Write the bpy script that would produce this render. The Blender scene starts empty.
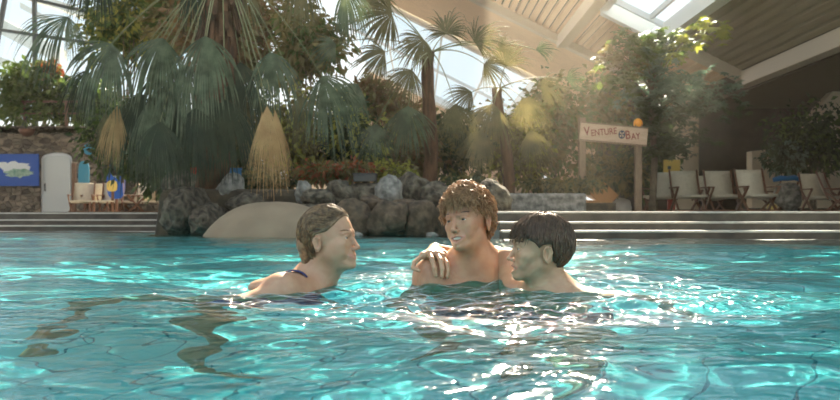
import bpy, bmesh, math, random
import numpy as np
from mathutils import Vector, Matrix, Euler
import openvdb
SC = bpy.context.scene
COL = SC.collection
R = random.Random(7)
PI = math.pi
F = 900.0; HZ = 215.0; CH = 0.25
def P(x, y, D):
    """a point of the place seen at photo position x, y at distance D"""
    return Vector(((x-420)/F*D, D, CH+(HZ-y)/F*D))
# ---------------------------------------------------------------- objects
def props(o, label=None, cat=None, group=None, kind=None):
    if label: o['label'] = label
    if cat: o['category'] = cat
    if group: o['group'] = group
    if kind: o['kind'] = kind
    return o
def empty(name, loc=(0,0,0), rz=0, label=None, cat=None, group=None):
    o = bpy.data.objects.new(name, None); COL.objects.link(o)
    o.location = loc; o.rotation_euler = (0,0,rz); o.empty_display_size = .1
    return props(o, label, cat, group)
class MB:
    """collects vertices and faces of one mesh"""
    def __init__(s): s.v=[]; s.f=[]; s.m=[]; s.c=[]
    def add(s, vs, fs, mi=0, col=None):
        b=len(s.v); s.v.extend([tuple(p) for p in vs]); s.f.extend([tuple(i+b for i in f) for f in fs]); s.m.extend([mi]*len(fs))
        return s
    def box(s, c, d, rz=0, M=None, mi=0, taper=1.0):
        hx,hy,hz=d[0]/2,d[1]/2,d[2]/2
        ps=[]
        for z,t in ((-hz,1),(hz,taper)):
            for x,y in ((-hx,-hy),(hx,-hy),(hx,hy),(-hx,hy)): ps.append(Vector((x*t,y*t,z)))
        m = M if M is not None else Matrix.Rotation(rz,3,'Z')
        c=Vector(c)
        return s.add([m@p+c for p in ps],[(3,2,1,0),(4,5,6,7),(0,1,5,4),(1,2,6,5),(2,3,7,6),(3,0,4,7)],mi)
    def bar(s, a, b, w, h, up=(0,0,1), mi=0):
        a=Vector(a); b=Vector(b); d=b-a; L=d.length; z=d.normalized(); u=Vector(up)
        if abs(z.dot(u))>.98: u=Vector((0,1,0))
        x=u.cross(z).normalized(); y=z.cross(x)
        m=Matrix((x,y,z)).transposed()
        return s.box((a+b)/2,(w,h,L),M=m,mi=mi)
    def tube(s, pts, rad, n=8, mi=0, cap=True):
        pts=[Vector(p) for p in pts]; k=len(pts)
        rs=rad if isinstance(rad,(list,tuple)) else [rad]*k
        vs=[]; x=None
        for i,p in enumerate(pts):
            t=(pts[min(i+1,k-1)]-pts[max(i-1,0)]).normalized()
            if x is None:
                x=t.orthogonal().normalized()
            else:
                x=(x-t*x.dot(t)).normalized()
            y=t.cross(x)
            for j in range(n):
                a=2*PI*j/n; vs.append(p+(x*math.cos(a)+y*math.sin(a))*rs[i])
        fs=[(i*n+j,i*n+(j+1)%n,(i+1)*n+(j+1)%n,(i+1)*n+j) for i in range(k-1) for j in range(n)]
        if cap: fs+= [tuple(range(n-1,-1,-1)), tuple((k-1)*n+j for j in range(n))]
        return s.add(vs,fs,mi)
    def lathe(s, prof, c=(0,0,0), n=24, mi=0):
        vs=[(c[0]+r*math.cos(2*PI*j/n),c[1]+r*math.sin(2*PI*j/n),c[2]+z) for r,z in prof for j in range(n)]
        k=len(prof)
        fs=[(i*n+j,i*n+(j+1)%n,(i+1)*n+(j+1)%n,(i+1)*n+j) for i in range(k-1) for j in range(n)]
        return s.add(vs,fs,mi)
    def prism(s, poly, y0, y1, mi=0):
        """poly of (x,z) extruded in y"""
        n=len(poly)
        vs=[(x,y0,z) for x,z in poly]+[(x,y1,z) for x,z in poly]
        return s.add(vs,[tuple(range(n)),tuple(range(2*n-1,n-1,-1))]+[((i+1)%n,i,n+i,n+(i+1)%n) for i in range(n)],mi)
    def build(s, name, mats, parent=None, smooth=False, loc=None, bevel=0, recalc=False):
        me=bpy.data.meshes.new(name); me.from_pydata(s.v,[],s.f)
        mats = mats if isinstance(mats,(list,tuple)) else [mats]
        for m in mats: me.materials.append(m)
        if len(mats)>1: me.polygons.foreach_set('material_index',s.m)
        if smooth: me.polygons.foreach_set('use_smooth',[True]*len(me.polygons))
        if recalc:
            b=bmesh.new(); b.from_mesh(me); bmesh.ops.recalc_face_normals(b,faces=b.faces); b.to_mesh(me); b.free()
        me.update()
        o=bpy.data.objects.new(name,me); COL.objects.link(o)
        if parent: o.parent=parent
        if loc is not None: o.location=loc
        if bevel:
            md=o.modifiers.new('bevel','BEVEL'); md.width=bevel; md.segments=2; md.limit_method='ANGLE'
        return o
def dup(o, parent=None, loc=None, rz=None, label=None, scale=None):
    c=o.copy(); COL.objects.link(c); c.parent=parent
    if loc is not None: c.location=loc
    if rz is not None: c.rotation_euler=(0,0,rz)
    if scale is not None: c.scale=(scale,)*3
    if label: c['label']=label
    for ch in list(KIDS.get(o.name,[])) or [x for x in o.children]:
        dup(ch,c)
    return c
KIDS={}
# ---------------------------------------------------------------- materials
def _n(nt,t,**k):
    n=nt.nodes.new(t)
    for a,b in k.items(): setattr(n,a,b)
    return n
def mat(name, col, rough=.6, col2=None, scale=8.0, detail=4.0, bump=0, bscale=None, metal=0, trans=0, spec=.5, kind='noise', coord='Object', sss=0, stretch=None, contrast=(.35,.65), emit=None, col3=None):
    m=bpy.data.materials.new(name); m.use_nodes=True; nt=m.node_tree; b=nt.nodes['Principled BSDF']; L=nt.links
    b.inputs['Base Color'].default_value=(*col,1); b.inputs['Roughness'].default_value=rough; b.inputs['Metallic'].default_value=metal
    b.inputs['Specular IOR Level'].default_value=spec
    if sss:
        b.inputs['Subsurface Weight'].default_value=sss; b.inputs['Subsurface Radius'].default_value=(1,.35,.18); b.inputs['Subsurface Scale'].default_value=.02
    tc=_n(nt,'ShaderNodeTexCoord'); mp=_n(nt,'ShaderNodeMapping'); L.new(tc.outputs[coord],mp.inputs[0])
    if stretch: mp.inputs['Scale'].default_value=stretch
    fac=None
    if kind=='voronoi':
        t=_n(nt,'ShaderNodeTexVoronoi'); t.inputs['Scale'].default_value=scale; L.new(mp.outputs[0],t.inputs[0]); fac=t.outputs['Color']; dist=t.outputs['Distance']
        t2=_n(nt,'ShaderNodeTexVoronoi',feature='DISTANCE_TO_EDGE'); t2.inputs['Scale'].default_value=scale; L.new(mp.outputs[0],t2.inputs[0]); dist=t2.outputs['Distance']
    else:
        t=_n(nt,'ShaderNodeTexNoise'); t.inputs['Scale'].default_value=scale; t.inputs['Detail'].default_value=detail; L.new(mp.outputs[0],t.inputs[0]); fac=t.outputs['Fac']; dist=fac
    if col2 is not None:
        cr=_n(nt,'ShaderNodeValToRGB'); e=cr.color_ramp.elements
        e[0].position=contrast[0]; e[1].position=contrast[1]; e[0].color=(*col,1); e[1].color=(*col2,1)
        if col3 is not None:
            q=e.new((contrast[0]+contrast[1])/2); q.color=(*col3,1)
        if kind=='voronoi':
            sx=_n(nt,'ShaderNodeSeparateColor'); L.new(fac,sx.inputs[0]); L.new(sx.outputs[0],cr.inputs[0])
        else: L.new(fac,cr.inputs[0])
        L.new(cr.outputs[0],b.inputs['Base Color'])
        colout=cr.outputs[0]
    else: colout=None
    if bump:
        bn=_n(nt,'ShaderNodeBump'); bn.inputs['Strength'].default_value=min(1,bump); bn.inputs['Distance'].default_value=.02 if bscale is None else bscale
        if kind=='voronoi':
            mr=_n(nt,'ShaderNodeMapRange'); mr.inputs['From Max'].default_value=.12; L.new(dist,mr.inputs[0]); L.new(mr.outputs[0],bn.inputs['Height'])
        else: L.new(dist,bn.inputs['Height'])
        L.new(bn.outputs[0],b.inputs['Normal'])
    if trans:
        out=nt.nodes['Material Output']; tr=_n(nt,'ShaderNodeBsdfTranslucent'); mx=_n(nt,'ShaderNodeMixShader')
        tr.inputs[0].default_value=(min(1,col[0]*1.5),min(1,col[1]*1.7),col[2]*.8,1); mx.inputs[0].default_value=trans
        if colout is not None:
            hs=_n(nt,'ShaderNodeHueSaturation'); hs.inputs['Value'].default_value=1.6; hs.inputs['Saturation'].default_value=1.15; L.new(colout,hs.inputs['Color']); L.new(hs.outputs[0],tr.inputs[0])
        L.new(b.outputs[0],mx.inputs[1]); L.new(tr.outputs[0],mx.inputs[2]); L.new(mx.outputs[0],out.inputs[0])
    if emit:
        b.inputs['Emission Color'].default_value=(*emit[0],1); b.inputs['Emission Strength'].default_value=emit[1]
    return m
WORLD_S=1.35; SUN_S=22.0; SUN_DIR=(.10,.76,.58)
FLOOR_C=(.55,.93,.90,1); WTINT=(.43,.93,.97,1); TRMIX=0.0; CAUST=True
W1=.012; W2=.013; W3=.011; W4=.045; WV_NEAR=1.4
BUMP=.08; BSC=20; BFAR=.10
HAZE=.0009; HAZE2=.0085
# ================================================================ camera, light, sky
cam=bpy.data.cameras.new('camera'); co=bpy.data.objects.new('camera',cam); COL.objects.link(co); SC.camera=co
co.location=(0,0,CH); co.rotation_euler=(PI/2,0,0); cam.lens=F/840*36; cam.sensor_width=36; cam.shift_y=(HZ-200)/840
cam.clip_start=.02; cam.clip_end=300
cam.dof.use_dof=True; cam.dof.focus_distance=3.25; cam.dof.aperture_fstop=7.0
SC.view_settings.view_transform='Standard'; SC.view_settings.look='None'; SC.view_settings.gamma=1; SC.view_settings.exposure=0.0
try:
    SC.cycles.use_denoising=True; SC.cycles.denoiser='OPENIMAGEDENOISE'
except Exception: pass
SC.cycles.max_bounces=10; SC.cycles.diffuse_bounces=3; SC.cycles.glossy_bounces=4; SC.cycles.transmission_bounces=8; SC.cycles.transparent_max_bounces=12
SC.cycles.sample_clamp_indirect=6; SC.cycles.blur_glossy=.5; SC.cycles.caustics_refractive=True; SC.cycles.caustics_reflective=False
w=bpy.data.worlds.new('sky'); SC.world=w; w.use_nodes=True; nt=w.node_tree; bg=nt.nodes['Background']
tc=_n(nt,'ShaderNodeTexCoord'); sx=_n(nt,'ShaderNodeSeparateXYZ'); nt.links.new(tc.outputs['Generated'],sx.inputs[0])
cr=_n(nt,'ShaderNodeValToRGB'); nt.links.new(sx.outputs[2],cr.inputs[0]); e=cr.color_ramp.elements
e[0].position=0; e[0].color=(.93,.95,.93,1); e[1].position=.8; e[1].color=(.62,.78,.93,1)
nt.links.new(cr.outputs[0],bg.inputs[0]); bg.inputs[1].default_value=WORLD_S
su=bpy.data.lights.new('sun','SUN'); so=bpy.data.objects.new('sun',su); COL.objects.link(so)
su.energy=SUN_S; su.color=(1,.86,.66); su.angle=.012
sd=Vector(SUN_DIR).normalized()      # where the sunlight comes from
so.rotation_euler=sd.to_track_quat('Z','Y').to_euler()
# ================================================================ materials of the setting
M={}
M['plaster']=mat('sandy_plaster',(.72,.50,.32),.8,(.78,.55,.36),3)
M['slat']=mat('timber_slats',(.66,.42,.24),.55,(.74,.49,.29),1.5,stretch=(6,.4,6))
M['slatgap']=mat('dark_gap_backing',(.07,.045,.03),.9); M['slatd']=mat('shaded_timber_slats',(.27,.22,.14),.6,(.33,.27,.18),1.5,stretch=(6,.4,6)); M['soffit']=mat('dark_brown_soffit',(.13,.10,.07),.8)  # slatd: darker copy of the slats, shade put into the colour
M['girder']=mat('painted_girder',(.6,.5,.38),.5)
M['white']=mat('white_frame',(.8,.82,.82),.35)
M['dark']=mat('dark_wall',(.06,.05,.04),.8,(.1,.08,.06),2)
M['mull']=mat('dark_mullion',(.04,.055,.06),.4)
M['stone']=mat('rubble_stone_wall',(.09,.075,.06),.9,(.3,.25,.19),4.5,kind='voronoi',bump=1,bscale=.05,contrast=(.1,.9),stretch=(1,1,1.5))
M['deck']=mat('grey_stone_deck',(.3,.29,.25),.7,(.4,.38,.34),6)
M['riser']=mat('slate_riser',(.05,.042,.032),.7,(.12,.10,.075),5,detail=6,contrast=(.3,.7))
M['nosing']=mat('pale_nosing',(.48,.45,.40),.6,(.60,.57,.50),12)
M['concrete']=mat('concrete',(.68,.58,.43),.8,(.74,.64,.48),2)
# pool floor tiles
def tile_mat():
    m=bpy.data.materials.new('turquoise_pool_tiles'); m.use_nodes=True; nt=m.node_tree; b=nt.nodes['Principled BSDF']; L=nt.links
    tc=_n(nt,'ShaderNodeTexCoord'); mp=_n(nt,'ShaderNodeMapping'); mp.inputs['Rotation'].default_value=(0,0,.5); L.new(tc.outputs['Object'],mp.inputs[0])
    br=_n(nt,'ShaderNodeTexBrick'); br.offset=0; L.new(mp.outputs[0],br.inputs[0]); br.inputs['Scale'].default_value=1
    br.inputs['Brick Width'].default_value=.3; br.inputs['Row Height'].default_value=.3; br.inputs['Mortar Size'].default_value=.006; br.inputs['Mortar Smooth'].default_value=.2
    br.inputs['Color1'].default_value=FLOOR_C; br.inputs['Color2'].default_value=tuple(c*.93 for c in FLOOR_C[:3])+(1,); br.inputs['Mortar'].default_value=(.05,.30,.36,1)
    L.new(br.outputs[0],b.inputs[0]); b.inputs['Roughness'].default_value=.5
    return m
M['tile']=tile_mat()
# ================================================================ pool
def struct(mb,name,m,**k):
    o=mb.build(name,m,**k); o['kind']='structure'; return o
XL,XR,YN,YF=-17,15,-5,14
ZB=-1.25
mb=MB(); mb.box(((XL+XR)/2,(YN+16)/2,ZB-.1),(XR-XL,16-YN,.2)); floor=struct(mb,'pool_floor',M['tile'])
mb=MB(); mb.box((XL-.1,4.7,(ZB+.29)/2),(.2,20.6,.29-ZB+.2)); struct(mb,'pool_wall_left',M['tile'])
mb=MB(); mb.box((XR+.1,4.7,(ZB+.29)/2),(.2,20.6,.29-ZB+.2)); struct(mb,'pool_wall_right',M['tile'])
mb=MB(); mb.box((-1,YN-.1,(ZB+.29)/2),(32,.2,.29-ZB+.2)); struct(mb,'pool_wall_near',M['tile'])
def steps(name,x0,x1,y,tread,label):
    t=empty(name,((x0+x1)/2,y,0)); t['kind']='structure'
    cx=0; w_=x1-x0
    for i in range(4):
        top=(.0,.09,.18,.29)[i]; yy=i*tread
        d=tread if i<3 else .5
        lo=ZB if i==0 else (.0,.09,.18,.29)[i-1]
        mb=MB(); mb.box((cx,yy+d/2+.012,(lo+top-.022)/2),(w_,d-.0+.02,top-.022-lo)); mb.build('riser',M['riser'],t)
        mb=MB(); mb.box((cx,yy+d/2,top-.011),(w_,d+.02,.022)); mb.build('nosing',M['nosing'],t,bevel=.006)
    return t
steps('pool_steps_right',.85,15,9.0,.3,'')
steps('pool_steps_left',-17,-4.0,13.7,.3,'')
mb=MB(); mb.box((8,19.9+.2,-.1),(14.4,20,.76)); mb.box((.3,20.5,-.1),(1.2,18,.76)); struct(mb,'deck_floor_right',M['deck'])
mb=MB(); mb.box((-17.5,25.2,-.1),(35,21,.76)); struct(mb,'deck_floor_left',M['deck'])
# ---- rippled water
def water_mesh():
    def ax(lo,hi,c,d0,g,cap=.07):
        a=[c]
        while a[-1]<hi: a.append(a[-1]+min(cap,d0+g*(a[-1]-c)))
        b=[c]
        while b[-1]>lo: b.append(b[-1]-min(cap,d0+g*2*(c-b[-1])))
        return np.array(sorted(set(b[1:]))+a)
    ys=ax(-4.9,16,.6,.010,.0032); xs=np.array(sorted(set([-v for v in ax(-1,16.8,0,.011,.0065)[1:] if v>0])|set(v for v in ax(-1,14.8,0,.011,.0065) if v>=0)))
    X,Y=np.meshgrid(xs,ys)
    rs=np.random.RandomState(5)
    Z=np.zeros_like(X)
    # broad swell of long waves, then chop; gathered round the swimmers
    calm=1/(1+np.maximum(0,Y-5)/6)
    near=.38+WV_NEAR*(np.exp(-((X-.1)**2/1.6+(Y-2.8)**2/.8))+.3*np.exp(-((X-.1)**2/.5+(Y-1.9)**2/.6)))
    def waves(n,l0,l1,amp,spread,dirc):
        Zs=np.zeros_like(X)
        for i in range(n):
            lam=math.exp(rs.uniform(math.log(l0),math.log(l1))); k=2*PI/lam; th=dirc+rs.normal(0,spread); ph=rs.uniform(0,2*PI)
            wx=X+.25*lam*np.sin(Y*k*.31+ph); wy=Y+.3*lam*np.sin(X*k*.23+ph*2)
            Zs+=amp*lam*np.sin(k*(wx*math.cos(th)+wy*math.sin(th))+ph)/math.sqrt(n)
        return Zs
    Z+=waves(7,.9,2.4,W1,.5,1.45)*calm
    Z+=waves(14,.25,.7,W2,.55,1.55)*calm*(.55+.45*np.clip((Y-1)/2,0,1))
    Z+=waves(18,.12,.25,W3,.7,1.55)*calm*near
    Z+=waves(22,.065,.15,W4,1.1,1.5)*(.12+np.exp(-((X-.05)/.85)**2-((Y-2.55)/.33)**2))
    # rings spreading from each swimmer
    for cx,cy,a in ((-.33,3.15,.004),(.15,3.2,.0045),(.42,3.1,.0045)):
        r=np.hypot(X-cx,Y-cy); Z+=a*np.sin(r*2*PI/.11)*np.exp(-(r/.45)**2)*np.clip(r/.1,0,1)
    Z=np.where(Y<0.2,Z*np.clip((Y+.6)/.8,0,1),Z)
    ny,nx=X.shape
    co_=np.stack([X,Y,Z],-1).reshape(-1,3)
    idx=np.arange(ny*nx).reshape(ny,nx)
    q=np.stack([idx[:-1,:-1],idx[:-1,1:],idx[1:,1:],idx[1:,:-1]],-1).reshape(-1,4)
    me=bpy.data.meshes.new('pool_water'); me.vertices.add(len(co_)); me.vertices.foreach_set('co',co_.ravel())
    me.loops.add(q.size); me.loops.foreach_set('vertex_index',q.ravel()); me.polygons.add(len(q))
    me.polygons.foreach_set('loop_start',np.arange(0,q.size,4)); me.polygons.foreach_set('loop_total',np.full(len(q),4)); me.update(); me.validate()
    me.polygons.foreach_set('use_smooth',[True]*len(q))
    o=bpy.data.objects.new('pool_water',me); COL.objects.link(o)
    m=bpy.data.materials.new('clear_turquoise_water'); m.use_nodes=True; nt=m.node_tree; L=nt.links; nt.nodes.remove(nt.nodes['Principled BSDF']); out=nt.nodes['Material Output']
    fr=_n(nt,'ShaderNodeFresnel'); fr.inputs[0].default_value=1.27; gl=_n(nt,'ShaderNodeBsdfGlossy'); gl.inputs['Roughness'].default_value=.05; gl.inputs[0].default_value=(1,1,1,1)
    rf=_n(nt,'ShaderNodeBsdfRefraction'); rf.inputs['IOR'].default_value=1.33; rf.inputs['Roughness'].default_value=0; rf.inputs[0].default_value=WTINT
    tr=_n(nt,'ShaderNodeBsdfTransparent'); tr.inputs[0].default_value=WTINT
    m1=_n(nt,'ShaderNodeMixShader'); m1.inputs[0].default_value=TRMIX; L.new(rf.outputs[0],m1.inputs[1]); L.new(tr.outputs[0],m1.inputs[2])
    m2=_n(nt,'ShaderNodeMixShader'); L.new(fr.outputs[0],m2.inputs[0]); L.new(m1.outputs[0],m2.inputs[1]); L.new(gl.outputs[0],m2.inputs[2]); L.new(m2.outputs[0],out.inputs[0])
    # fine surface ripples, choppiest round the swimmers
    tc=_n(nt,'ShaderNodeTexCoord'); mp=_n(nt,'ShaderNodeMapping'); mp.inputs['Scale'].default_value=(.65,1.15,1); L.new(tc.outputs['Object'],mp.inputs[0])
    nz=_n(nt,'ShaderNodeTexNoise'); nz.inputs['Scale'].default_value=BSC; nz.inputs['Detail'].default_value=2.5; nz.inputs['Distortion'].default_value=.8; L.new(mp.outputs[0],nz.inputs[0])
    vm=_n(nt,'ShaderNodeVectorMath',operation='DISTANCE'); vm.inputs[1].default_value=(.1,2.95,0); mp2=_n(nt,'ShaderNodeMapping'); L.new(tc.outputs['Object'],mp2.inputs[0]); L.new(mp2.outputs[0],vm.inputs[0])
    mr=_n(nt,'ShaderNodeMapRange'); mr.inputs['From Min'].default_value=.35; mr.inputs['From Max'].default_value=1.15; mr.inputs['To Min'].default_value=1; mr.inputs['To Max'].default_value=BFAR; L.new(vm.outputs['Value'],mr.inputs[0])
    ml_=_n(nt,'ShaderNodeMath',operation='MULTIPLY'); L.new(nz.outputs[0],ml_.inputs[0]); L.new(mr.outputs[0],ml_.inputs[1])
    bn=_n(nt,'ShaderNodeBump'); bn.inputs['Strength'].default_value=1; bn.inputs['Distance'].default_value=BUMP; L.new(ml_.outputs[0],bn.inputs['Height'])
    for n_ in (gl,): L.new(bn.outputs[0],n_.inputs['Normal'])
    me.materials.append(m)
    props(o,'rippling clear turquoise pool water','water',kind='stuff')
    if CAUST:
        o.cycles.is_caustics_caster=True; floor.cycles.is_caustics_receiver=True; su.cycles.is_caustics_light=True
    return o
water=water_mesh()
# ================================================================ roof
A0=7.0
def roofz(x): return A0+.25-.5*x
TH=.25
def roof_strip(mb,x0,x1,y0,y1,t=.08,corr=False):
    if corr:
        n=max(1,round((x1-x0)/.19)); w_=(x1-x0)/n
        mb.prism([(x0,roofz(x0)+.10),(x1,roofz(x1)+.10),(x1,roofz(x1)+.14),(x0,roofz(x0)+.14)],y0,y1,mi=1)
        for i in range(n):
            a=x0+i*w_+.03; b=a+w_-.07
            mb.prism([(a,roofz(a)),(b,roofz(b)),(b,roofz(b)+.095),(a,roofz(a)+.095)],y0+.05,y1-.05)
    else:
        mb.prism([(x0,roofz(x0)),(x1,roofz(x1)),(x1,roofz(x1)+t),(x0,roofz(x0)+t)],y0,y1)
mb=MB()
roof_strip(mb,-3,4,20.8,25.4,corr=True); roof_strip(mb,4,7.4,20.8,25.4,corr=True)
struct(mb,'ceiling_slats',[M['slat'],M['slatgap']])
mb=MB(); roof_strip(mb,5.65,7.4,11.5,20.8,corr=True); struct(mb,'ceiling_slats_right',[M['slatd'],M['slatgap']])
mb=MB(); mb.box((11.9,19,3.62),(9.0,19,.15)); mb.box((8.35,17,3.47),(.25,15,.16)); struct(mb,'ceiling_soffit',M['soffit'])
mb=MB(); roof_strip(mb,-3,7.6,25.4,32,.2); roof_strip(mb,-3,16,51,62,.2); roof_strip(mb,4.2,16,32,51,.2)
struct(mb,'ceiling_plaster',M['plaster'])
# girders: across the roof (fixed Y) and along it (fixed X)
def along(mb,x,y0,y1,w_,h): mb.box((x,(y0+y1)/2,roofz(x)-h/2+.05),(w_,y1-y0,h))
def across(mb,y,x0,x1,w_,h):
    mb.prism([(x0,roofz(x0)-h),(x1,roofz(x1)-h),(x1,roofz(x1)+.02),(x0,roofz(x0)+.02)],y-w_/2,y+w_/2)
g=empty('ceiling_beam_frame'); g['kind']='structure'
for y,x0,x1 in ((25.4,-3,7.6),(20.8,4.2,7.4)):
    mb=MB(); across(mb,y,x0,x1,.35,.22); mb.build('cross_beam',M['girder'],g,bevel=.02)
for x,y0,y1,m in ((4.0,14,25.4,'girder'),(7.5,9,21,'girder')):
    mb=MB(); along(mb,x,y0,y1,.3,.34); mb.build('long_beam',M[m],g,bevel=.02)
# skylight over the deck: deep white frame round open glass
sk=empty('window_1'); sk['kind']='structure'
mb=MB()
along(mb,5.55,11.5,20.6,.28,.35); along(mb,4.2,11.5,20.6,.16,.3); across(mb,20.6,4.15,5.7,.25,.33)
along(mb,5.15,11.5,20.1,.06,.12); across(mb,20.05,4.15,5.45,.08,.12); across(mb,16.3,4.15,5.45,.08,.1)
mb.build('window_frame',M['white'],sk)
def glass_mat(name,c=(.9,.95,.97)):
    m=bpy.data.materials.new(name); m.use_nodes=True; nt=m.node_tree; nt.nodes.remove(nt.nodes['Principled BSDF'])
    t=_n(nt,'ShaderNodeBsdfTransparent'); t.inputs[0].default_value=(*c,1); g_=_n(nt,'ShaderNodeBsdfGlossy'); g_.inputs['Roughness'].default_value=.02
    x=_n(nt,'ShaderNodeMixShader'); x.inputs[0].default_value=.05; nt.links.new(t.outputs[0],x.inputs[1]); nt.links.new(g_.outputs[0],x.inputs[2]); nt.links.new(x.outputs[0],nt.nodes['Material Output'].inputs[0])
    return m
M['glass']=glass_mat('clear_roof_glass')
mb=MB(); roof_strip(mb,4.2,5.5,11.5,20.5,.02); mb.build('pane',M['glass'],sk)
# far roof glazing
sk=empty('window_2'); sk['kind']='structure'
mb=MB(); across(mb,32.2,-3,4.2,.3,.2); across(mb,50,-3,4.2,1.2,.35); across(mb,41,-3,4.2,.12,.12); along(mb,4.2,32,51,.2,.3)
for x in (-1.4,.8,2.6): along(mb,x,32,50,.07,.12)
mb.build('window_frame',M['white'],sk)
mb=MB(); roof_strip(mb,-3,4.2,32,50,.02); mb.build('pane',M['glass'],sk)
# back wall and side walls
mb=MB(); mb.prism([(-9,0),(-9,5.5),(-3,8.4),(16,-.9),(16,0)],62,62.3); struct(mb,'wall_back',M['plaster'])
mb=MB(); mb.box((3,45,1.5),(30,34,.1)) if False else None
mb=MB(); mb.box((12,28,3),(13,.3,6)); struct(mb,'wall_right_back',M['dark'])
mb=MB(); mb.box((7.6,26,2.6),(.45,.45,5.4)); struct(mb,'trim_1',M['concrete'])
mb=MB(); mb.box((8.25,27,2.6),(.16,.2,5.4)); struct(mb,'trim_2',M['concrete'])
# stair side wall of concrete behind the right chairs
D=24
def PX(x,y): p=P(x,y,D); return (p.x,p.z)
mb=MB(); mb.prism([PX(752,208),PX(752,151),PX(782,148),PX(845,78),PX(900,20),PX(900,208)],D,D+.4); struct(mb,'wall_stair_side',M['concrete'])
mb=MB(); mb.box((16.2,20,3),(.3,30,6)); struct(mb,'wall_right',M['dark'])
# rubble wall with door and banner, left
D=30
zt=P(0,126,D).z
d0=P(40,211,D); d1=P(72,152,D)
hw=(d1.x-d0.x)/2; dxc=(d1.x+d0.x)/2; zd=d1.z
mb=MB()
xL=-34; xR=P(104,0,D).x; za=.25
arch=[(dxc+hw*math.cos(a),zd-.22+.22*math.sin(a)) for a in np.linspace(PI,0,13)]
mb.prism([(xL,za),(dxc-hw,za)]+arch+[(dxc+hw,za),(xR,za),(xR,zt),(xL,zt)],D,D+.5)
struct(mb,'wall_stone_left',M['stone'])
M['doorp']=mat('white_door_paint',(.62,.66,.64),.45)
dr=empty('door_1',(dxc,D+.1,0)); dr['kind']='structure'
mb=MB(); q=[(x-dxc,z) for x,z in [(dxc-hw,za)]+arch+[(dxc+hw,za)]]
mb.prism(q,.0,.08); mb.build('door_frame',M['white'],dr)
q2=[(x*.86,z if z<=za+.01 else z-.07) for x,z in q]; q2=[(x,min(z,zd-.12)) for x,z in q2]
mb=MB(); mb.prism(q2,-.04,.0); mb.build('door_panel',M['doorp'],dr)
mb=MB(); mb.tube([(-hw*.72,-.09,1.05),(-hw*.72,-.09,1.3)],.02); mb.box((-hw*.72,-.055,1.07),(.03,.06,.03)); mb.box((-hw*.72,-.055,1.28),(.03,.06,.03)); mb.build('door_handle',M['mull'],dr)
mb=MB()
mb.box(((xL-8)/2,34,1.4),(abs(xL)-8,.3,2.8)); 
struct(mb,'wall_back_left',M['stone'])
mb=MB(); mb.box(((xL-9)/2-0,32,zt-.15),(abs(xL)-9,4,.2)); struct(mb,'floor_balcony',M['concrete'])
# railing above the rubble wall
M['rail']=mat('brown_railing',(.16,.08,.05),.5)
rl=empty('balcony_railing',(-18,D+.3,zt),0,'dark brown balcony railing above the rubble stone wall','railing')
mb=MB(); mb.bar((-15,0,.85),(6.6,0,.85),.07,.07); mb.bar((-15,0,.45),(6.6,0,.45),.05,.05); mb.build('rail',M['rail'],rl)
for x in np.arange(-14.9,6.7,1.4):
    mb=MB(); mb.box((x,0,.42),(.09,.09,.86)); mb.build('post',M['rail'],rl)
# glazed gable, upper left
D=38
gw=empty('window_3'); gw['kind']='structure'
mb=MB()
def ml(x0,y0,x1,y1,w_): mb.bar(P(x0,y0,D),P(x1,y1,D),w_,w_,up=(0,1,0))
ml(34,-40,36,130,.16); ml(12,-40,-6,60,.16); ml(104,-40,104,130,.2); ml(-380,-26,110,46,.13); ml(-380,-97,130,22,.13); ml(170,-40,170,130,.2)
ml(-40,-70,-40,130,.2); ml(-380,112,180,112,.2); ml(-130,-90,-130,130,.16); ml(-230,-90,-230,130,.2); ml(-330,-90,-330,130,.16)
mb.build('window_frame',M['mull'],gw)
mb=MB(); a=P(-380,-90,D+.2); b=P(190,120,D+.2); mb.box(((a.x+b.x)/2,D+.2,(a.z+b.z)/2),(b.x-a.x,.02,a.z-b.z)); mb.build('pane',M['glass'],gw)
# outer roofs seen through it
M['outroof']=mat('pale_outer_roof',(.75,.72,.64),.7)
mb=MB()
for x0,y0,x1,y1,h in ((-20,50,90,88,9),(-20,8,60,48,16),(20,2,100,45,6),(-10,-22,110,18,8)):
    p=P(x0,y0,50); q=P(x1,y1,50); hh=h/900*50
    mb.add([p,q,q-Vector((0,0,hh)),p-Vector((0,0,hh)),p+Vector((0,1,0)),q+Vector((0,1,0)),q+Vector((0,1,-hh)),p+Vector((0,1,-hh))],[(3,2,1,0),(4,5,6,7),(0,1,5,4),(1,2,6,5),(2,3,7,6),(3,0,4,7)])
struct(mb,'roof_outside',M['outroof'])

mb=MB(); mb.box((0,44,.18),(34,40,.2)); struct(mb,'ground_rear',M['deck'])
if HAZE:
    def air(name,den,c,d,label):
        m=bpy.data.materials.new('warm_moist_air'); m.use_nodes=True; nt=m.node_tree; nt.nodes.remove(nt.nodes['Principled BSDF'])
        v=_n(nt,'ShaderNodeVolumeScatter'); v.inputs['Color'].default_value=(1,.90,.74,1); v.inputs['Density'].default_value=den; v.inputs['Anisotropy'].default_value=.55
        nt.links.new(v.outputs[0],nt.nodes['Material Output'].inputs['Volume'])
        mb=MB(); mb.box(c,d); o=mb.build(name,m); props(o,label,'haze',kind='stuff')
    air('warm_haze',HAZE,(-2,25,4.2),(33,40,8.2),'thin warm haze hanging in the pool hall')
    air('sunlit_haze',HAZE2,(1.9,21,3.6),(5.4,16,6.4),'denser sunlit haze in front of the middle planting')
    SC.cycles.volume_bounces=0

mb=MB(); mb.box((-11.7,23.5,12.2),(17,26,.3)); struct(mb,'ceiling_shade_slab_left',M['plaster'])  # unseen slab added high overhead to darken the left background

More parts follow.
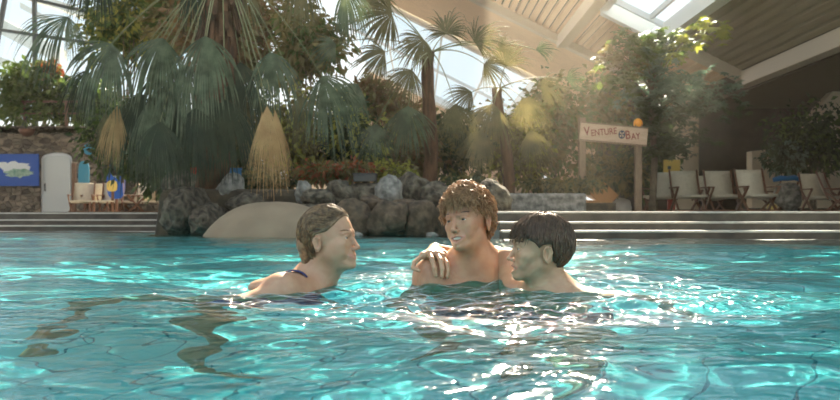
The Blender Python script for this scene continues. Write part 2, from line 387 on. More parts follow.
mb=MB()
for x0,x1,y0,y1 in ((-9,1.6,17.6,22.5),(-9,4,6.2,8.0),(-9,4,2.6,4.2),(4.2,9,2,11)): roof_strip(mb,x0,x1,y0,y1,.1)
struct(mb,'ceiling_shade_bands',M['plaster'])  # unseen panels added to shade the rocks and band the water's reflections
mb=MB()
for y in (1.0,4.2,7.2,9.6,14.0): across(mb,y,-9,9,.18,.22)
struct(mb,'ceiling_reflection_bars',M['white'])  # unseen white bars added to give the water structured reflections

mb=MB(); mb.box((-34.1,17,3),(.3,44,6)); struct(mb,'wall_left',M['plaster'])
mb=MB(); mb.box((-25.5,4.5,-.1),(17,24,.76)); struct(mb,'deck_floor_far_left',M['deck'])
# ================================================================ people
class Sdf:
    def __init__(s, lo, hi, h):
        s.h=h; s.lo=np.array(lo,float); s.n=np.ceil((np.array(hi)-s.lo)/h).astype(int)+1
        s.phi=np.full(s.n,.06,np.float32)
    def _win(s, lo, hi, m):
        a=np.clip(np.floor((np.array(lo)-m-s.lo)/s.h).astype(int),0,s.n); b=np.clip(np.ceil((np.array(hi)+m-s.lo)/s.h).astype(int)+1,0,s.n)
        if (b<=a).any(): return None
        sl=tuple(slice(a[i],b[i]) for i in range(3))
        g=[(s.lo[i]+s.h*np.arange(a[i],b[i])).astype(np.float32) for i in range(3)]
        return sl,g[0][:,None,None],g[1][None,:,None],g[2][None,None,:]
    def _mix(s, sl, d, k, sub):
        a=s.phi[sl]
        if sub:
            h=np.clip(.5-.5*(a+d)/k,0,1); r=a*(1-h)+(-d)*h+k*h*(1-h)
        else:
            h=np.clip(.5+.5*(a-d)/k,0,1); r=a*(1-h)+d*h-k*h*(1-h)
        s.phi[sl]=r
    def cone(s, a, b, ra, rb, k=.01, sub=False, T=None, flat=None):
        """flat=(axis vector, factor): squeeze the round section along the axis"""
        if T is not None: a=T@Vector(a); b=T@Vector(b)
        a=np.array(a,float); b=np.array(b,float); rm=max(ra,rb)
        if flat is not None and flat[1]<1: rm=rm
        w_=s._win(np.minimum(a,b)-rm,np.maximum(a,b)+rm,k+2*s.h)
        if w_ is None: return
        sl,x,y,z=w_
        ab=b-a; L=max(1e-9,float(ab@ab))
        px,py,pz=x-a[0],y-a[1],z-a[2]
        t=np.clip((px*ab[0]+py*ab[1]+pz*ab[2])/L,0,1)
        qx,qy,qz=px-t*ab[0],py-t*ab[1],pz-t*ab[2]
        if flat is not None:
            n=np.array(flat[0],float); n/=np.linalg.norm(n); f=1/flat[1]-1
            dn=(qx*n[0]+qy*n[1]+qz*n[2])*f
            qx,qy,qz=qx+dn*n[0],qy+dn*n[1],qz+dn*n[2]
            d=(np.sqrt(qx*qx+qy*qy+qz*qz)-(ra+(rb-ra)*t))*max(.5,flat[1])
        else:
            d=np.sqrt(qx*qx+qy*qy+qz*qz)-(ra+(rb-ra)*t)
        s._mix(sl,d,k,sub)
    def chain(s, pts, rs, k=.01, **kw):
        for i in range(len(pts)-1): s.cone(pts[i],pts[i+1],rs[i],rs[i+1],k,**kw)
    def ell(s, c, r, k=.01, sub=False, T=None, rot=None):
        M4=Matrix.Translation(Vector(c))
        if rot is not None: M4=M4@rot.to_4x4()
        if T is not None: M4=T@M4
        rm=max(r); cw=np.array(M4.translation)
        w_=s._win(cw-rm,cw+rm,k+2*s.h)
        if w_ is None: return
        sl,x,y,z=w_
        I=np.array(M4.inverted())
        lx=I[0,0]*x+I[0,1]*y+I[0,2]*z+I[0,3]; ly=I[1,0]*x+I[1,1]*y+I[1,2]*z+I[1,3]; lz=I[2,0]*x+I[2,1]*y+I[2,2]*z+I[2,3]
        k0=np.sqrt((lx/r[0])**2+(ly/r[1])**2+(lz/r[2])**2)+1e-6
        k1=np.sqrt((lx/r[0]**2)**2+(ly/r[1]**2)**2+(lz/r[2]**2)**2)+1e-6
        s._mix(sl,k0*(k0-1)/k1,k,sub)
    def mesh(s, name, mats, parent=None, pick=None, kind=None):
        g=openvdb.FloatGrid(.06); g.copyFromArray(np.ascontiguousarray(s.phi),ijk=(0,0,0),tolerance=0.0)
        pts,quads=g.convertToQuads(isovalue=0.0)
        pts=np.asarray(pts,np.float64)*s.h+s.lo
        quads=np.asarray(quads)[:,::-1].copy()
        me=bpy.data.meshes.new(name); me.vertices.add(len(pts)); me.vertices.foreach_set('co',pts.ravel())
        me.loops.add(quads.size); me.loops.foreach_set('vertex_index',quads.astype(np.int32).ravel()); me.polygons.add(len(quads))
        me.polygons.foreach_set('loop_start',np.arange(0,quads.size,4,dtype=np.int32)); me.polygons.foreach_set('loop_total',np.full(len(quads),4,np.int32)); me.update(); me.validate()
        bm=bmesh.new(); bm.from_mesh(me); bmesh.ops.recalc_face_normals(bm,faces=bm.faces); bm.to_mesh(me); bm.free()
        me.polygons.foreach_set('use_smooth',[True]*len(me.polygons))
        for m in (mats if isinstance(mats,(list,tuple)) else [mats]): me.materials.append(m)
        if pick is not None:
            c=np.zeros(len(me.polygons)*3); me.polygons.foreach_get('center',c); me.polygons.foreach_set('material_index',pick(c.reshape(-1,3)).astype(np.int32))
        o=bpy.data.objects.new(name,me); COL.objects.link(o)
        if parent: o.parent=parent
        return o

def frame(origin, f, up_tilt=0, roll=0):
    """head frame: x = its left, y = face direction, z = up"""
    f=Vector(f).normalized(); z=Vector((0,0,1)); x=z.cross(f)*-1; x.normalize()   # x = f x z  -> person's right is +x
    x=f.cross(z).normalized(); z=x.cross(f).normalized()
    M3=Matrix((x,f,z)).transposed()
    M3=M3@Matrix.Rotation(up_tilt,3,'X')@Matrix.Rotation(roll,3,'Y')
    return Matrix.Translation(Vector(origin))@M3.to_4x4()

def head(S, T, fem=False, smile=.5, openm=0.0, sc=1.0):
    T=T@Matrix.Scale(sc,4)
    k=dict(T=T)
    E=lambda c,r,kk,**q: S.ell(c,r,kk,T=T,**q)
    S.ell((0,-.012,.028),(.076,.098,.090),.01,**k)
    E((0,.028,-.034),(.054,.057,.081),.03)
    j=.046 if fem else .048
    for sx in (-1,1):
        S.cone((sx*j,.0,-.052),(sx*.016,.066,-.096),.017*sc,.013*sc,.022,**k)
        E((sx*.042,.052,-.022),(.021,.022,.019),.02)                # cheekbone
        E((sx*.037,.058,-.050),(.015,.016,.017),.014)               # cheek pushed up by the smile
        S.cone((sx*.014,.084,.019),(sx*.044,.069,.017),.0085*sc,.007*sc,.010,**k)
    E((0,.075,-.0975),(.014,.015,.013),.014)
    if fem:
        for sx in (-1,1): E((sx*.042,.030,-.045),(.024,.030,.034),.022)
    E((0,.076,-.066),(.026,.016,.02),.015)
    for sx in (-1,1):
        E((sx*.0315,.090,.001),(.019,.015,.0105),.007,sub=True)
    # nose
    S.cone((0,.082,.006),(0,.1025,-.034),.0068*sc,.0082*sc,.008,**k)
    E((0,.1055,-.037),(.0085,.0075,.0075),.005)
    for sx in (-1,1):
        E((sx*.0105,.0935,-.0405),(.0058,.009,.0065),.004)
        E((sx*.0055,.0985,-.0465),(.003,.004,.0035),.002,sub=True)
    # lids
    for sx in (-1,1):
        up=.0065; 
        S.chain([(sx*.0165,.0755,.001),(sx*.026,.0815,up),(sx*.037,.0795,up),(sx*.046,.070,.001)],[.0028*sc,.0036*sc,.0036*sc,.0026*sc],.003,T=T)
        S.chain([(sx*.0165,.0755,-.001),(sx*.027,.0800,-.0062),(sx*.037,.0780,-.0062),(sx*.046,.070,-.001)],[.0026*sc,.0032*sc,.0032*sc,.0026*sc],.003,T=T)
    # mouth
    zc=-.070; cw=.024+.006*smile; ch=zc+.006*smile
    if openm:
        for sx in (-1,1): S.cone((0,.093,zc-.002),(sx*cw*.82,.081,ch-.001),.0120*openm*sc,.0055*openm*sc,.002,sub=True,T=T)
    for sx in (-1,1):
        o_=.0045+.0100*openm
        S.cone((0,.0915,zc+o_*.8),(sx*cw,.0785,ch),.0046*sc,.0024*sc,.0025,**k)
        S.cone((0,.0900,zc-o_*1.2),(sx*cw*.9,.0785,ch-.001),.0056*sc,.0026*sc,.0025,**k)
    if not openm:
        for sx in (-1,1): S.cone((0,.0945,zc+.0005),(sx*.026,.0795,ch),.0022,.0016,.0015,sub=True,T=T)
    # ears
    es=.88 if fem else 1.0
    for sx in (-1,1):
        ro=Matrix.Rotation(sx*-.35,3,'Z')@Matrix.Rotation(-.18,3,'X')
        S.ell((sx*(.0805 if not fem else .0775),-.016,-.014),(.0075,.0185*es,.0315*es),.005,T=T,rot=ro)
        S.ell((sx*(.0885 if not fem else .0855),-.012,-.011),(.0085,.0105*es,.020*es),.003,T=T,rot=ro,sub=True)
        S.cone((sx*(.082 if not fem else .079),-.026,.004),(sx*(.083 if not fem else .080),-.018,-.028),.0030,.0032,.004,T=T)
        ex_=.085 if not fem else .0815
        S.chain([(sx*(ex_-.002),-.004,.006),(sx*ex_,-.013,.0145*es),(sx*(ex_+.001),-.025,.012*es),(sx*(ex_+.001),-.031,-.004),(sx*(ex_-.001),-.026,-.022),(sx*(ex_-.003),-.013,-.037*es)],[.0022,.0028,.0030,.0030,.0028,.0034],.0015,T=T)
    return T

def eyes(T, parent, sc=1.0, iris='iris'):
    for sx in (-1,1):
        mb=MB(); n=20
        vs=[];fs=[]
        r=.0118; mi=[]
        for i in range(11):
            a=PI*i/10
            for j in range(n):
                b=2*PI*j/n; vs.append(T@Vector((sx*.0315+r*math.sin(a)*math.cos(b),.0695+r*math.cos(a),r*math.sin(a)*math.sin(b))))
        for i in range(10):
            for j in range(n): fs.append((i*n+j,i*n+(j+1)%n,(i+1)*n+(j+1)%n,(i+1)*n+j)); mb.m.append(2 if i<1 else (1 if i<2 else 0))
        mb.v=vs; mb.f=fs
        mb.build('eyeball',[M['eyewhite'],M[iris],M['pupil']],parent,smooth=True)

def strand_field(T, n, inside, dirf, L, lift, curl, rad, seed, sc=1.0, k=5, rx=(.078,.100,.092), jitter=.4, droop=0, stop=None):
    """locks of hair that follow the skull; returns one MB"""
    rr=random.Random(seed); mb=MB(); T=T@Matrix.Scale(sc,4)
    c0=Vector((0,-.012,.028)); cnt=0; tries=0
    while cnt<n and tries<n*30:
        tries+=1
        d=Vector((rr.gauss(0,1),rr.gauss(0,1),rr.gauss(0,1))).normalized()
        p=c0+Vector((d.x*rx[0],d.y*rx[1],d.z*rx[2]))
        if not inside(p): continue
        cnt+=1
        pts=[]; ln=L*rr.uniform(.6,1.25); ph=rr.uniform(0,6.3); lf=lift*rr.uniform(.4,1.3)
        jx=Vector((rr.gauss(0,jitter),rr.gauss(0,jitter),rr.gauss(0,jitter)))
        q=p.copy(); steps=7
        for i in range(steps):
            t=i/(steps-1)
            nrm=Vector(((q.x-c0.x)/rx[0]**2,(q.y-c0.y)/rx[1]**2,(q.z-c0.z)/rx[2]**2)).normalized()
            h=.004+lf*math.sin(t*PI*.75)
            side=nrm.cross(dirf(q)).normalized()
            pt=q+nrm*h+side*curl*math.sin(ph+t*5.5)+nrm*curl*.8*math.cos(ph+t*5.5)-Vector((0,0,droop*t*t))
            pts.append(T@pt)
            dd=(dirf(q)+jx); dd=(dd-nrm*dd.dot(nrm)).normalized()
            q=q+dd*ln/(steps-1)
            e=Vector(((q.x-c0.x)/rx[0],(q.y-c0.y)/rx[1],(q.z-c0.z)/rx[2])); 
            if stop is not None and not stop(q): break
            if q.z>-.03: q=c0+Vector((e.x*rx[0],e.y*rx[1],e.z*rx[2]))/e.length
        steps=len(pts)
        if steps<3: continue
        rs=[rad*(.5+.5*math.sin(PI*min(1,.25+.75*i/(steps-1)))) *(1 if i<steps-1 else .3) for i in range(steps)]
        mb.tube(pts,rs,n=k,cap=False)
    return mb

def hair_shell(T, line, t, sc=1.0, h=.0035, bump=.0, seed=1, extra=None):
    T=T@Matrix.Scale(sc,4); c=np.array(T.translation)
    S=Sdf(c-.17,c+.17,h)
    S.ell((0,-.014,.028),(.076+t,.098+t,.090+t),.01,T=T)
    if extra: extra(S,T)
    I=np.array(T.inverted()); sl,x,y,z=S._win(c-.17,c+.17,0)
    lx=I[0,0]*x+I[0,1]*y+I[0,2]*z+I[0,3]; ly=I[1,0]*x+I[1,1]*y+I[1,2]*z+I[1,3]; lz=I[2,0]*x+I[2,1]*y+I[2,2]*z+I[2,3]
    ly,lz,lx=[np.broadcast_to(q,S.phi[sl].shape) for q in (ly,lz,lx)]
    cut=np.interp(ly,[a for a,b in line],[b for a,b in line])-lz
    if bump:
        S.phi[sl]+=bump*(np.sin(lx*190+seed)*np.sin(ly*170)+np.sin(lz*210+lx*90+ly*60))
    S.phi[sl]=np.maximum(S.phi[sl],cut.astype(np.float32)*.8)
    return S

skin_cols={'skin_fair':((.55,.34,.22),(.48,.27,.17)),'skin_tan':((.53,.31,.185),(.45,.235,.14)),'skin_young':((.54,.35,.22),(.47,.28,.17))}
for nme,(a,b) in skin_cols.items():
    M[nme]=mat(nme,a,.42,b,22,detail=5,sss=.18,bump=.25,bscale=.001,spec=.5)
M['lip']=mat('lip_red',(.54,.27,.19),.35)
M['eyewhite']=mat('eye_white',(.75,.72,.68),.15); M['iris']=mat('eye_iris',(.12,.14,.12),.15); M['pupil']=mat('eye_pupil',(.01,.01,.01),.1)
M['teeth']=mat('teeth',(.8,.77,.68),.25); M['mouth']=mat('mouth_inside',(.10,.02,.02),.5)
M['hair_blond']=mat('wet_dark_blond_hair',(.12,.075,.04),.34,(.34,.22,.11),60,spec=.8,trans=.22)
M['hair_brown']=mat('tousled_brown_hair',(.27,.155,.07),.40,(.52,.33,.17),70,spec=.8,trans=.3)
M['hair_dark']=mat('wet_dark_brown_hair',(.075,.045,.026),.33,(.15,.09,.05),60,spec=.6,trans=.15)
M['navy']=mat('navy_swimwear',(.012,.018,.10),.5,(.02,.03,.14),30)
M['trunks']=mat('dark_blue_trunks',(.015,.04,.09),.7)

def lips_pick(T, sc=1.0, zc=-.070, w_=.03, hh=.0105):
    I=np.array((T@Matrix.Scale(sc,4)).inverted())
    def f(c):
        q=c@I[:3,:3].T+I[:3,3]
        m=(np.abs(q[:,0])<w_)&(q[:,1]>.074)&(np.abs(q[:,2]-zc-np.abs(q[:,0])*.2)<hh-np.abs(q[:,0])*hh*14)&(q[:,1]>.0885-np.abs(q[:,0])*.42)
        return m.astype(int)
    return f
def brows(T, parent, m, thick=.0022, sc=1.0):
    T=T@Matrix.Scale(sc,4); rr=random.Random(3)
    for sx in (-1,1):
        mb=MB()
        for i in range(46):
            t=rr.random(); x=.014+.034*t; z=.0205+.007*math.sin(t*2.4)+rr.uniform(-.002,.002); y=.0895-.62*(x-.012)*(.45+t*.55)
            a=Vector((sx*x,y,z)); b=a+Vector((sx*.008,-.0035,.0015+rr.uniform(-.002,.002)))
            mb.tube([T@a,T@((a+b)/2+Vector((0,.001,0))),T@b],[.0006,.0009,.0003],n=4)
        mb.build('eyebrow',m,parent)
def teeth(T, parent, w_=.017):
    mb=MB(); n=12; k_=T.to_scale()[0]; TR=T.to_3x3()*(1/k_)
    for i in range(n):
        a=(i-(n-1)/2)/(n/2); x=a*w_; mb.box(T@Vector((x,.0840-a*a*.008,-.0665+a*a*.0045)),(w_*2/n*.93*k_,.004,.0100*k_),M=TR)
    return mb.build('teeth',M['teeth'],parent)

def hand(S, wrist, knuckles, fingers, thumb, rw=.024, k=.006, rk=.0125):
    for kn in knuckles: S.cone(wrist,kn,rw*.8,rk,.012)
    S.cone(knuckles[0],knuckles[-1],rk*.9,rk*.85,.01)
    for kn,fg,r in zip(knuckles,fingers,(.0088,.0090,.0086,.0078)):
        S.chain([kn]+fg,[r*1.08,r*1.04,r,r*.86],k*.5)
    S.chain([wrist]+thumb,[rw*.8,.0125,.0102,.0086],k)

def straight_hand(S, wrist, d, side, L=.17, curl=.25, down=(0,0,-1)):
    """an open relaxed hand: d = finger direction, side = towards the thumb"""
    w_=Vector(wrist); d=Vector(d).normalized(); s_=Vector(side); s_=(s_-d*s_.dot(d)).normalized(); n=Vector(down)
    kn=[w_+d*(L*.48)*f+s_*o for f,o in ((1,.030),(1.04,.010),(1,-.010),(.93,-.029))]
    fg=[]
    for i,ln in enumerate((.070,.078,.072,.056)):
        dd=d+s_*(.12,.03,-.05,-.14)[i]; a=kn[i]; out=[]
        for j,fr in enumerate((.45,.32,.23)):
            dd=(dd+n*curl*(.5+.5*j)).normalized(); a=a+dd*ln*fr; out.append(a)
        fg.append(out)
    th=[w_+d*.035+s_*.034,w_+d*.065+s_*.050+n*.006,w_+d*.088+s_*.054+n*.012]
    hand(S,w_,kn,fg,th)
V=Vector
# ---------------------------------------------------------------- the woman in profile
for k_ in ('skin_fair',): pass
def make_woman():
    root=empty('person',(-.42,3.2,-.0)); props(root,'woman with slicked-back blond hair in navy swimsuit, seen in profile, smiling','person')
    def fin(o): o.matrix_parent_inverse=Matrix.Translation(-V((-.42,3.2,0))); return o
    S=Sdf((-1.30,2.30,-1.27),(-.2,3.72,.36),.0032)
    sc=.985
    T=frame((-.320,3.2,.162),(.955,-.30,0),up_tilt=.10,roll=.0)
    TS=head(S,T,fem=True,smile=1.0,sc=sc)
    nb=V((-.395,3.235,.030))
    S.cone(TS@V((0,-.025,-.055)),nb,.048,.052,.02)
    S.cone(TS@V((0,.012,-.080)),nb+V((.045,-.01,-.03)),.040,.044,.02)
    S.ell(TS@V((0,.035,-.088)),(.030,.032,.018),.02)
    rs=V((-.475,3.085,-.018)); ls=V((-.40,3.385,-.04))
    pel=V((-.74,3.20,-.44)); chest=V((-.435,3.205,-.100)); waist=V((-.60,3.21,-.29))
    ax=(pel-nb).normalized(); nrm=V((ax.z*-1,0,ax.x)).normalized()   # across the back
    fl=(nrm,.66)
    S.cone(nb+V((0,0,-.01)),rs,.048,.05,.04); S.cone(nb+V((0,0,-.01)),ls,.048,.05,.04)
    S.cone(rs,chest+V((-.02,-.06,0)),.06,.09,.05); S.cone(ls,chest+V((-.02,.06,0)),.06,.09,.05)
    S.cone(rs,ls,.052,.052,.04)
    S.cone(chest,waist,.138,.115,.05,flat=fl); S.cone(waist,pel,.112,.15,.05,flat=fl)
    for s_ in (-1,1): S.ell(chest+V((.02,s_*.07,-.085)),(.06,.055,.05),.03)
    S.ell(rs+V((-.055,.055,.015)),(.07,.05,.032),.04)     # shoulder blade above the water
    # right arm reaches back along the surface
    el=V((-.72,2.93,-.10)); wr=V((-.95,2.82,-.075))
    S.chain([rs,(rs+el)/2+V((0,0,-.005)),el,(el*.6+wr*.4),wr],[.05,.043,.036,.035,.024],.02)
    straight_hand(S,wr,(wr-el),(.3,1,0),curl=.12)
    # left arm stretched ahead of her under the water
    el=V((-.36,3.50,-.33)); wr=V((-.27,3.36,-.55))
    S.chain([ls,(ls+el)/2,el,(el*.6+wr*.4),wr],[.05,.042,.036,.034,.023],.02)
    straight_hand(S,wr,(wr-el),(0,-1,.2),curl=.15)
    # legs
    hr=V((-.76,3.11,-.48)); kn=V((-.68,2.97,-.80)); an=V((-.64,2.90,-1.13)); 
    S.chain([hr,(hr+kn)/2,kn,kn*.62+an*.38,an],[.088,.075,.054,.052,.034],.03)
    S.chain([an+V((-.02,.02,-.03)),an+V((.06,-.02,-.06)),an+V((.15,-.04,-.09))],[.032,.032,.020],.015,)
    hl=V((-.80,3.28,-.46)); kn2=V((-1.12,3.18,-.58)); an2=V((-1.20,3.12,-.98))
    S.chain([hl,(hl+kn2)/2,kn2,kn2*.62+an2*.38,an2],[.088,.075,.054,.050,.034],.03)
    S.chain([an2,an2+V((-.02,-.08,-.04)),an2+V((-.03,-.16,-.03))],[.032,.030,.018],.015)
    body=fin(S.mesh('body',[M['skin_fair'],M['lip']],root,pick=lips_pick(T,sc)))
    eyes(TS,root)
    for c in root.children: fin(c)
    # swimsuit: the trunk, a little larger, between two cuts, with a strap over the shoulder
    W=Sdf((-1.0,2.95,-.72),(-.25,3.5,.12),.0042)
    W.cone(chest,waist,.144,.121,.05,flat=fl); W.cone(waist,pel,.118,.155,.05,flat=fl)
    W.cone(chest+V((-.01,-.05,0)),chest+V((-.05,.05,0)),.097,.097,.05)
    for s_ in (-1,1): W.ell(chest+V((.02,s_*.07,-.085)),(.065,.060,.055),.03)
    sl,x,y,z=W._win((-2,2,-2),(2,5,2),0)
    cutn=ax; q=nb+ax*.040
    W.phi=np.maximum(W.phi,(-( (x-q.x)*cutn.x+(y-q.y)*cutn.y+(z-q.z)*cutn.z)).astype(np.float32))
    q=pel+ax*.07; W.phi=np.maximum(W.phi,((x-q.x)*cutn.x+(y-q.y)*cutn.y+(z-q.z)*cutn.z).astype(np.float32))
    suit=fin(W.mesh('swimsuit',M['navy'],root))
    for s_,sh in ((-1,rs),(1,ls)):
        c=nb*.36+sh*.64; 
        mb=MB(); pts=[]
        for i in range(15):
            a=-.9+i*(2.9/14)
            pts.append(c+V((.004,0,0))+V((math.sin(a)*-.064,0,math.cos(a)*.062-.004)))
        w_=.014
        vs=[]; 
        for p in pts: vs+= [p+V((0,-w_,0)),p+V((0,w_,0))]
        mb.add(vs,[(2*i,2*i+1,2*i+3,2*i+2) for i in range(len(pts)-1)])
        o=mb.build('strap',M['navy'],suit); o.matrix_parent_inverse=Matrix.Translation(-V((-.42,3.2,0)))@Matrix.Identity(4)
        o.matrix_parent_inverse=Matrix.Identity(4)
        md=o.modifiers.new('t','SOLIDIFY'); md.thickness=.004; md.offset=0
    # wet hair combed straight back
    line=[(-.12,-.075),(-.06,-.075),(-.036,-.03),(-.026,.022),(.02,.030),(.045,.050),(.07,.082),(.10,.092)]
    ex=lambda S_,T_: (S_.cone((0,-.085,-.01),(0,-.088,-.085),.042,.026,.03,T=T_),S_.cone((.03,-.08,-.02),(.025,-.085,-.09),.03,.014,.02,T=T_),S_.cone((-.03,-.08,-.02),(-.03,-.08,-.08),.03,.012,.02,T=T_))
    H=hair_shell(T,[(-.13,-.125),(-.06,-.115)]+line[2:],.007,sc,bump=.0006,extra=ex)
    hb=fin(H.mesh('hair',M['hair_blond'],root))
    ins=lambda p: p.z>np.interp(p.y,[a for a,b in line],[b for a,b in line])+.004
    def df(p):
        return V((0,-1,.15+ (-1.2 if p.y<-.03 else 0)-max(0,-p.y)*6)).normalized() if p.z>.0 else V((0,-.3,-1)).normalized()
    mb=strand_field(T,1300,ins,df,.075,.004,.0012,.0015,11,sc,k=4,jitter=.09,rx=(.0815,.1025,.0955),stop=lambda q:q.z>-.09 and not (abs(q.x)>.05 and -.034<q.y<.01 and q.z<.02))
    mb.build('lock',M['hair_blond'],hb,smooth=True)
    def ins2(p): return p.y<-.055 and p.z<0 and p.z>-.06
    mb=strand_field(T,330,ins2,lambda p:V((0,-.1,-1)),.085,.012,.003,.0018,12,sc,jitter=.12,rx=(.078,.104,.092))
    mb.build('lock',M['hair_blond'],hb,smooth=True)
    brows(T,root,M['hair_blond'],sc=sc)
    for c in root.children:
        if c.name.startswith('eyebrow'): fin(c)
    return root
make_woman()
# ---------------------------------------------------------------- the young man in the middle
def trunks(pel, hips, root, org, m):
    W=Sdf((pel.x-.28,pel.y-.26,pel.z-.45),(pel.x+.28,pel.y+.26,pel.z+.15),.006)
    W.cone(pel+V((0,0,.09)),pel+V((0,0,-.06)),.150,.17,.04,flat=((0,1,0),.75))
    for h in hips: W.cone(h,h+V((0,-.03,-.3)),.10,.095,.03)
    sl,x,y,z=W._win((-9,-9,-9),(9,9,9),0)
    W.phi=np.maximum(W.phi,(z-(pel.z+.09)).astype(np.float32)); W.phi=np.maximum(W.phi,(pel.z-.27-z).astype(np.float32))
    o=W.mesh('swim_trunks',m,root); o.matrix_parent_inverse=Matrix.Translation(-org)
def make_man():
    org=V((.2,3.27,0)); root=empty('person',org); props(root,'young man with tousled curly brown hair laughing, facing the camera','person')
    S=Sdf((-.14,2.86,-1.27),(.56,3.60,.37),.0032)
    T=frame((.168,3.2,.227),(-.57,-.82,0),up_tilt=.05,roll=.13)
    MS=.94; TS=head(S,T,smile=1.0,openm=1.0,sc=MS); TM=T; TE=T@Matrix.Scale(MS,4)
    nb=V((.2,3.265,.075))
    S.cone(TE@V((0,-.022,-.06)),nb,.054,.062,.02); S.cone(TE@V((0,.012,-.085)),nb+V((-.01,-.02,-.01)),.042,.05,.02)
    rs=V((.042,3.225,.030)); ls=V((.365,3.325,-.015))
    S.cone(nb,rs,.058,.058,.05); S.cone(nb,ls,.058,.056,.05)
    S.cone(nb+V((0,.0,.035)),(rs*.55+nb*.45)+V((0,.02,.015)),.035,.03,.04)
    S.ell(rs,(.064,.062,.062),.03); S.ell(ls,(.062,.062,.06),.03)
    ch=V((.205,3.275,-.13)); wa=V((.205,3.28,-.33)); pel=V((.205,3.27,-.50))
    fl=((.25,1,0),.66)
    S.cone(nb+V((0,.0,-.07)),ch,.125,.160,.05,flat=fl)
    S.cone(rs+V((.03,0,-.04)),ls+V((-.03,0,-.04)),.075,.075,.04)
    S.cone(ch,wa,.160,.130,.05,flat=fl); S.cone(wa,pel,.130,.150,.05,flat=fl)
    for a,b in ((V((.13,3.185,-.055)),-.0),(V((.275,3.205,-.055)),0)): S.ell(a,(.075,.04,.055),.03)      # chest
    # collar bones
    S.cone(nb+V((-.02,-.052,-.022)),rs+V((.03,-.045,.028)),.009,.009,.012); S.cone(nb+V((.025,-.05,-.022)),ls+V((-.03,-.05,.028)),.009,.009,.012)
    el=V((-.055,3.16,-.23)); wr=V((.03,2.98,-.36))
    S.chain([rs,(rs+el)/2,el,el*.6+wr*.4,wr],[.055,.048,.038,.038,.026],.02); straight_hand(S,wr,wr-el,(1,0,.3),curl=.2)
    el=V((.40,3.36,-.27)); wr=V((.30,3.20,-.42))
    S.chain([ls,(ls+el)/2,el,el*.6+wr*.4,wr],[.055,.048,.038,.038,.026],.02); straight_hand(S,wr,wr-el,(-1,0,.3),curl=.2)
    hips=[V((.115,3.27,-.53)),V((.295,3.28,-.53))]
    for h,k2,a2 in ((hips[0],V((.10,3.16,-.86)),V((.09,3.24,-1.17))),(hips[1],V((.33,3.18,-.86)),V((.34,3.27,-1.17)))):
        S.chain([h,(h+k2)/2,k2,k2*.62+a2*.38,a2],[.088,.074,.054,.054,.036],.03)
        S.chain([a2+V((0,.02,-.02)),a2+V((0,-.08,-.045)),a2+V((-.01,-.15,-.055))],[.036,.034,.024],.015)
    b=S.mesh('body',[M['skin_tan'],M['lip']],root,pick=lips_pick(T,MS,w_=.034,zc=-.0715,hh=.013))
    eyes(TE,root); teeth(TE,root,.0195)
    mb=MB(); mb.box(TE@V((0,.072,-.071)),(.034,.012,.012),M=T.to_3x3()); mb.build('mouth',M['mouth'],root)
    brows(T,root,M['hair_dark'],sc=MS)
    for c in root.children: c.matrix_parent_inverse=Matrix.Translation(-org)
    line=[(-.12,-.06),(-.05,-.055),(-.034,-.01),(-.026,.022),(.015,.016),(.035,.040),(.06,.066),(.10,.072)]
    H=hair_shell(T,line,.005,MS,bump=.0022)
    hb=H.mesh('hair',M['hair_brown'],root); hb.matrix_parent_inverse=Matrix.Translation(-org)
    ins=lambda p: p.z>np.interp(p.y,[a for a,b in line],[b for a,b in line])+.002
    df=lambda p: (V((p.x*5,.9,.25)) if p.y>-.02 and p.z>.05 else V((p.x*2,-.3,-1))).normalized()
    strand_field(T,2300,ins,df,.048,.022,.0048,.0016,21,MS,k=4,jitter=.85,rx=(.073,.099,.100),stop=lambda q:q.z>.0 or q.y<-.03).build('lock',M['hair_brown'],hb,smooth=True)
    ins2=lambda p: p.y>.04 and p.z>.072 and p.z<.11
    strand_field(T,260,ins2,lambda p:V((p.x*6-.3,.7,-.6)).normalized(),.038,.016,.004,.0016,22,MS,k=4,jitter=.5,rx=(.080,.104,.098),droop=.012).build('lock',M['hair_brown'],hb,smooth=True)
    ins3=lambda p: p.y<-.05 and p.z<-.0 and p.z>-.07
    strand_field(T,300,ins3,lambda p:V((0,-.1,-1)),.05,.008,.004,.0017,23,MS,k=4,jitter=.35,rx=(.072,.098,.09)).build('lock',M['hair_dark'],hb,smooth=True)
    trunks(pel,hips,root,org,M['trunks'])
    return root
make_man()
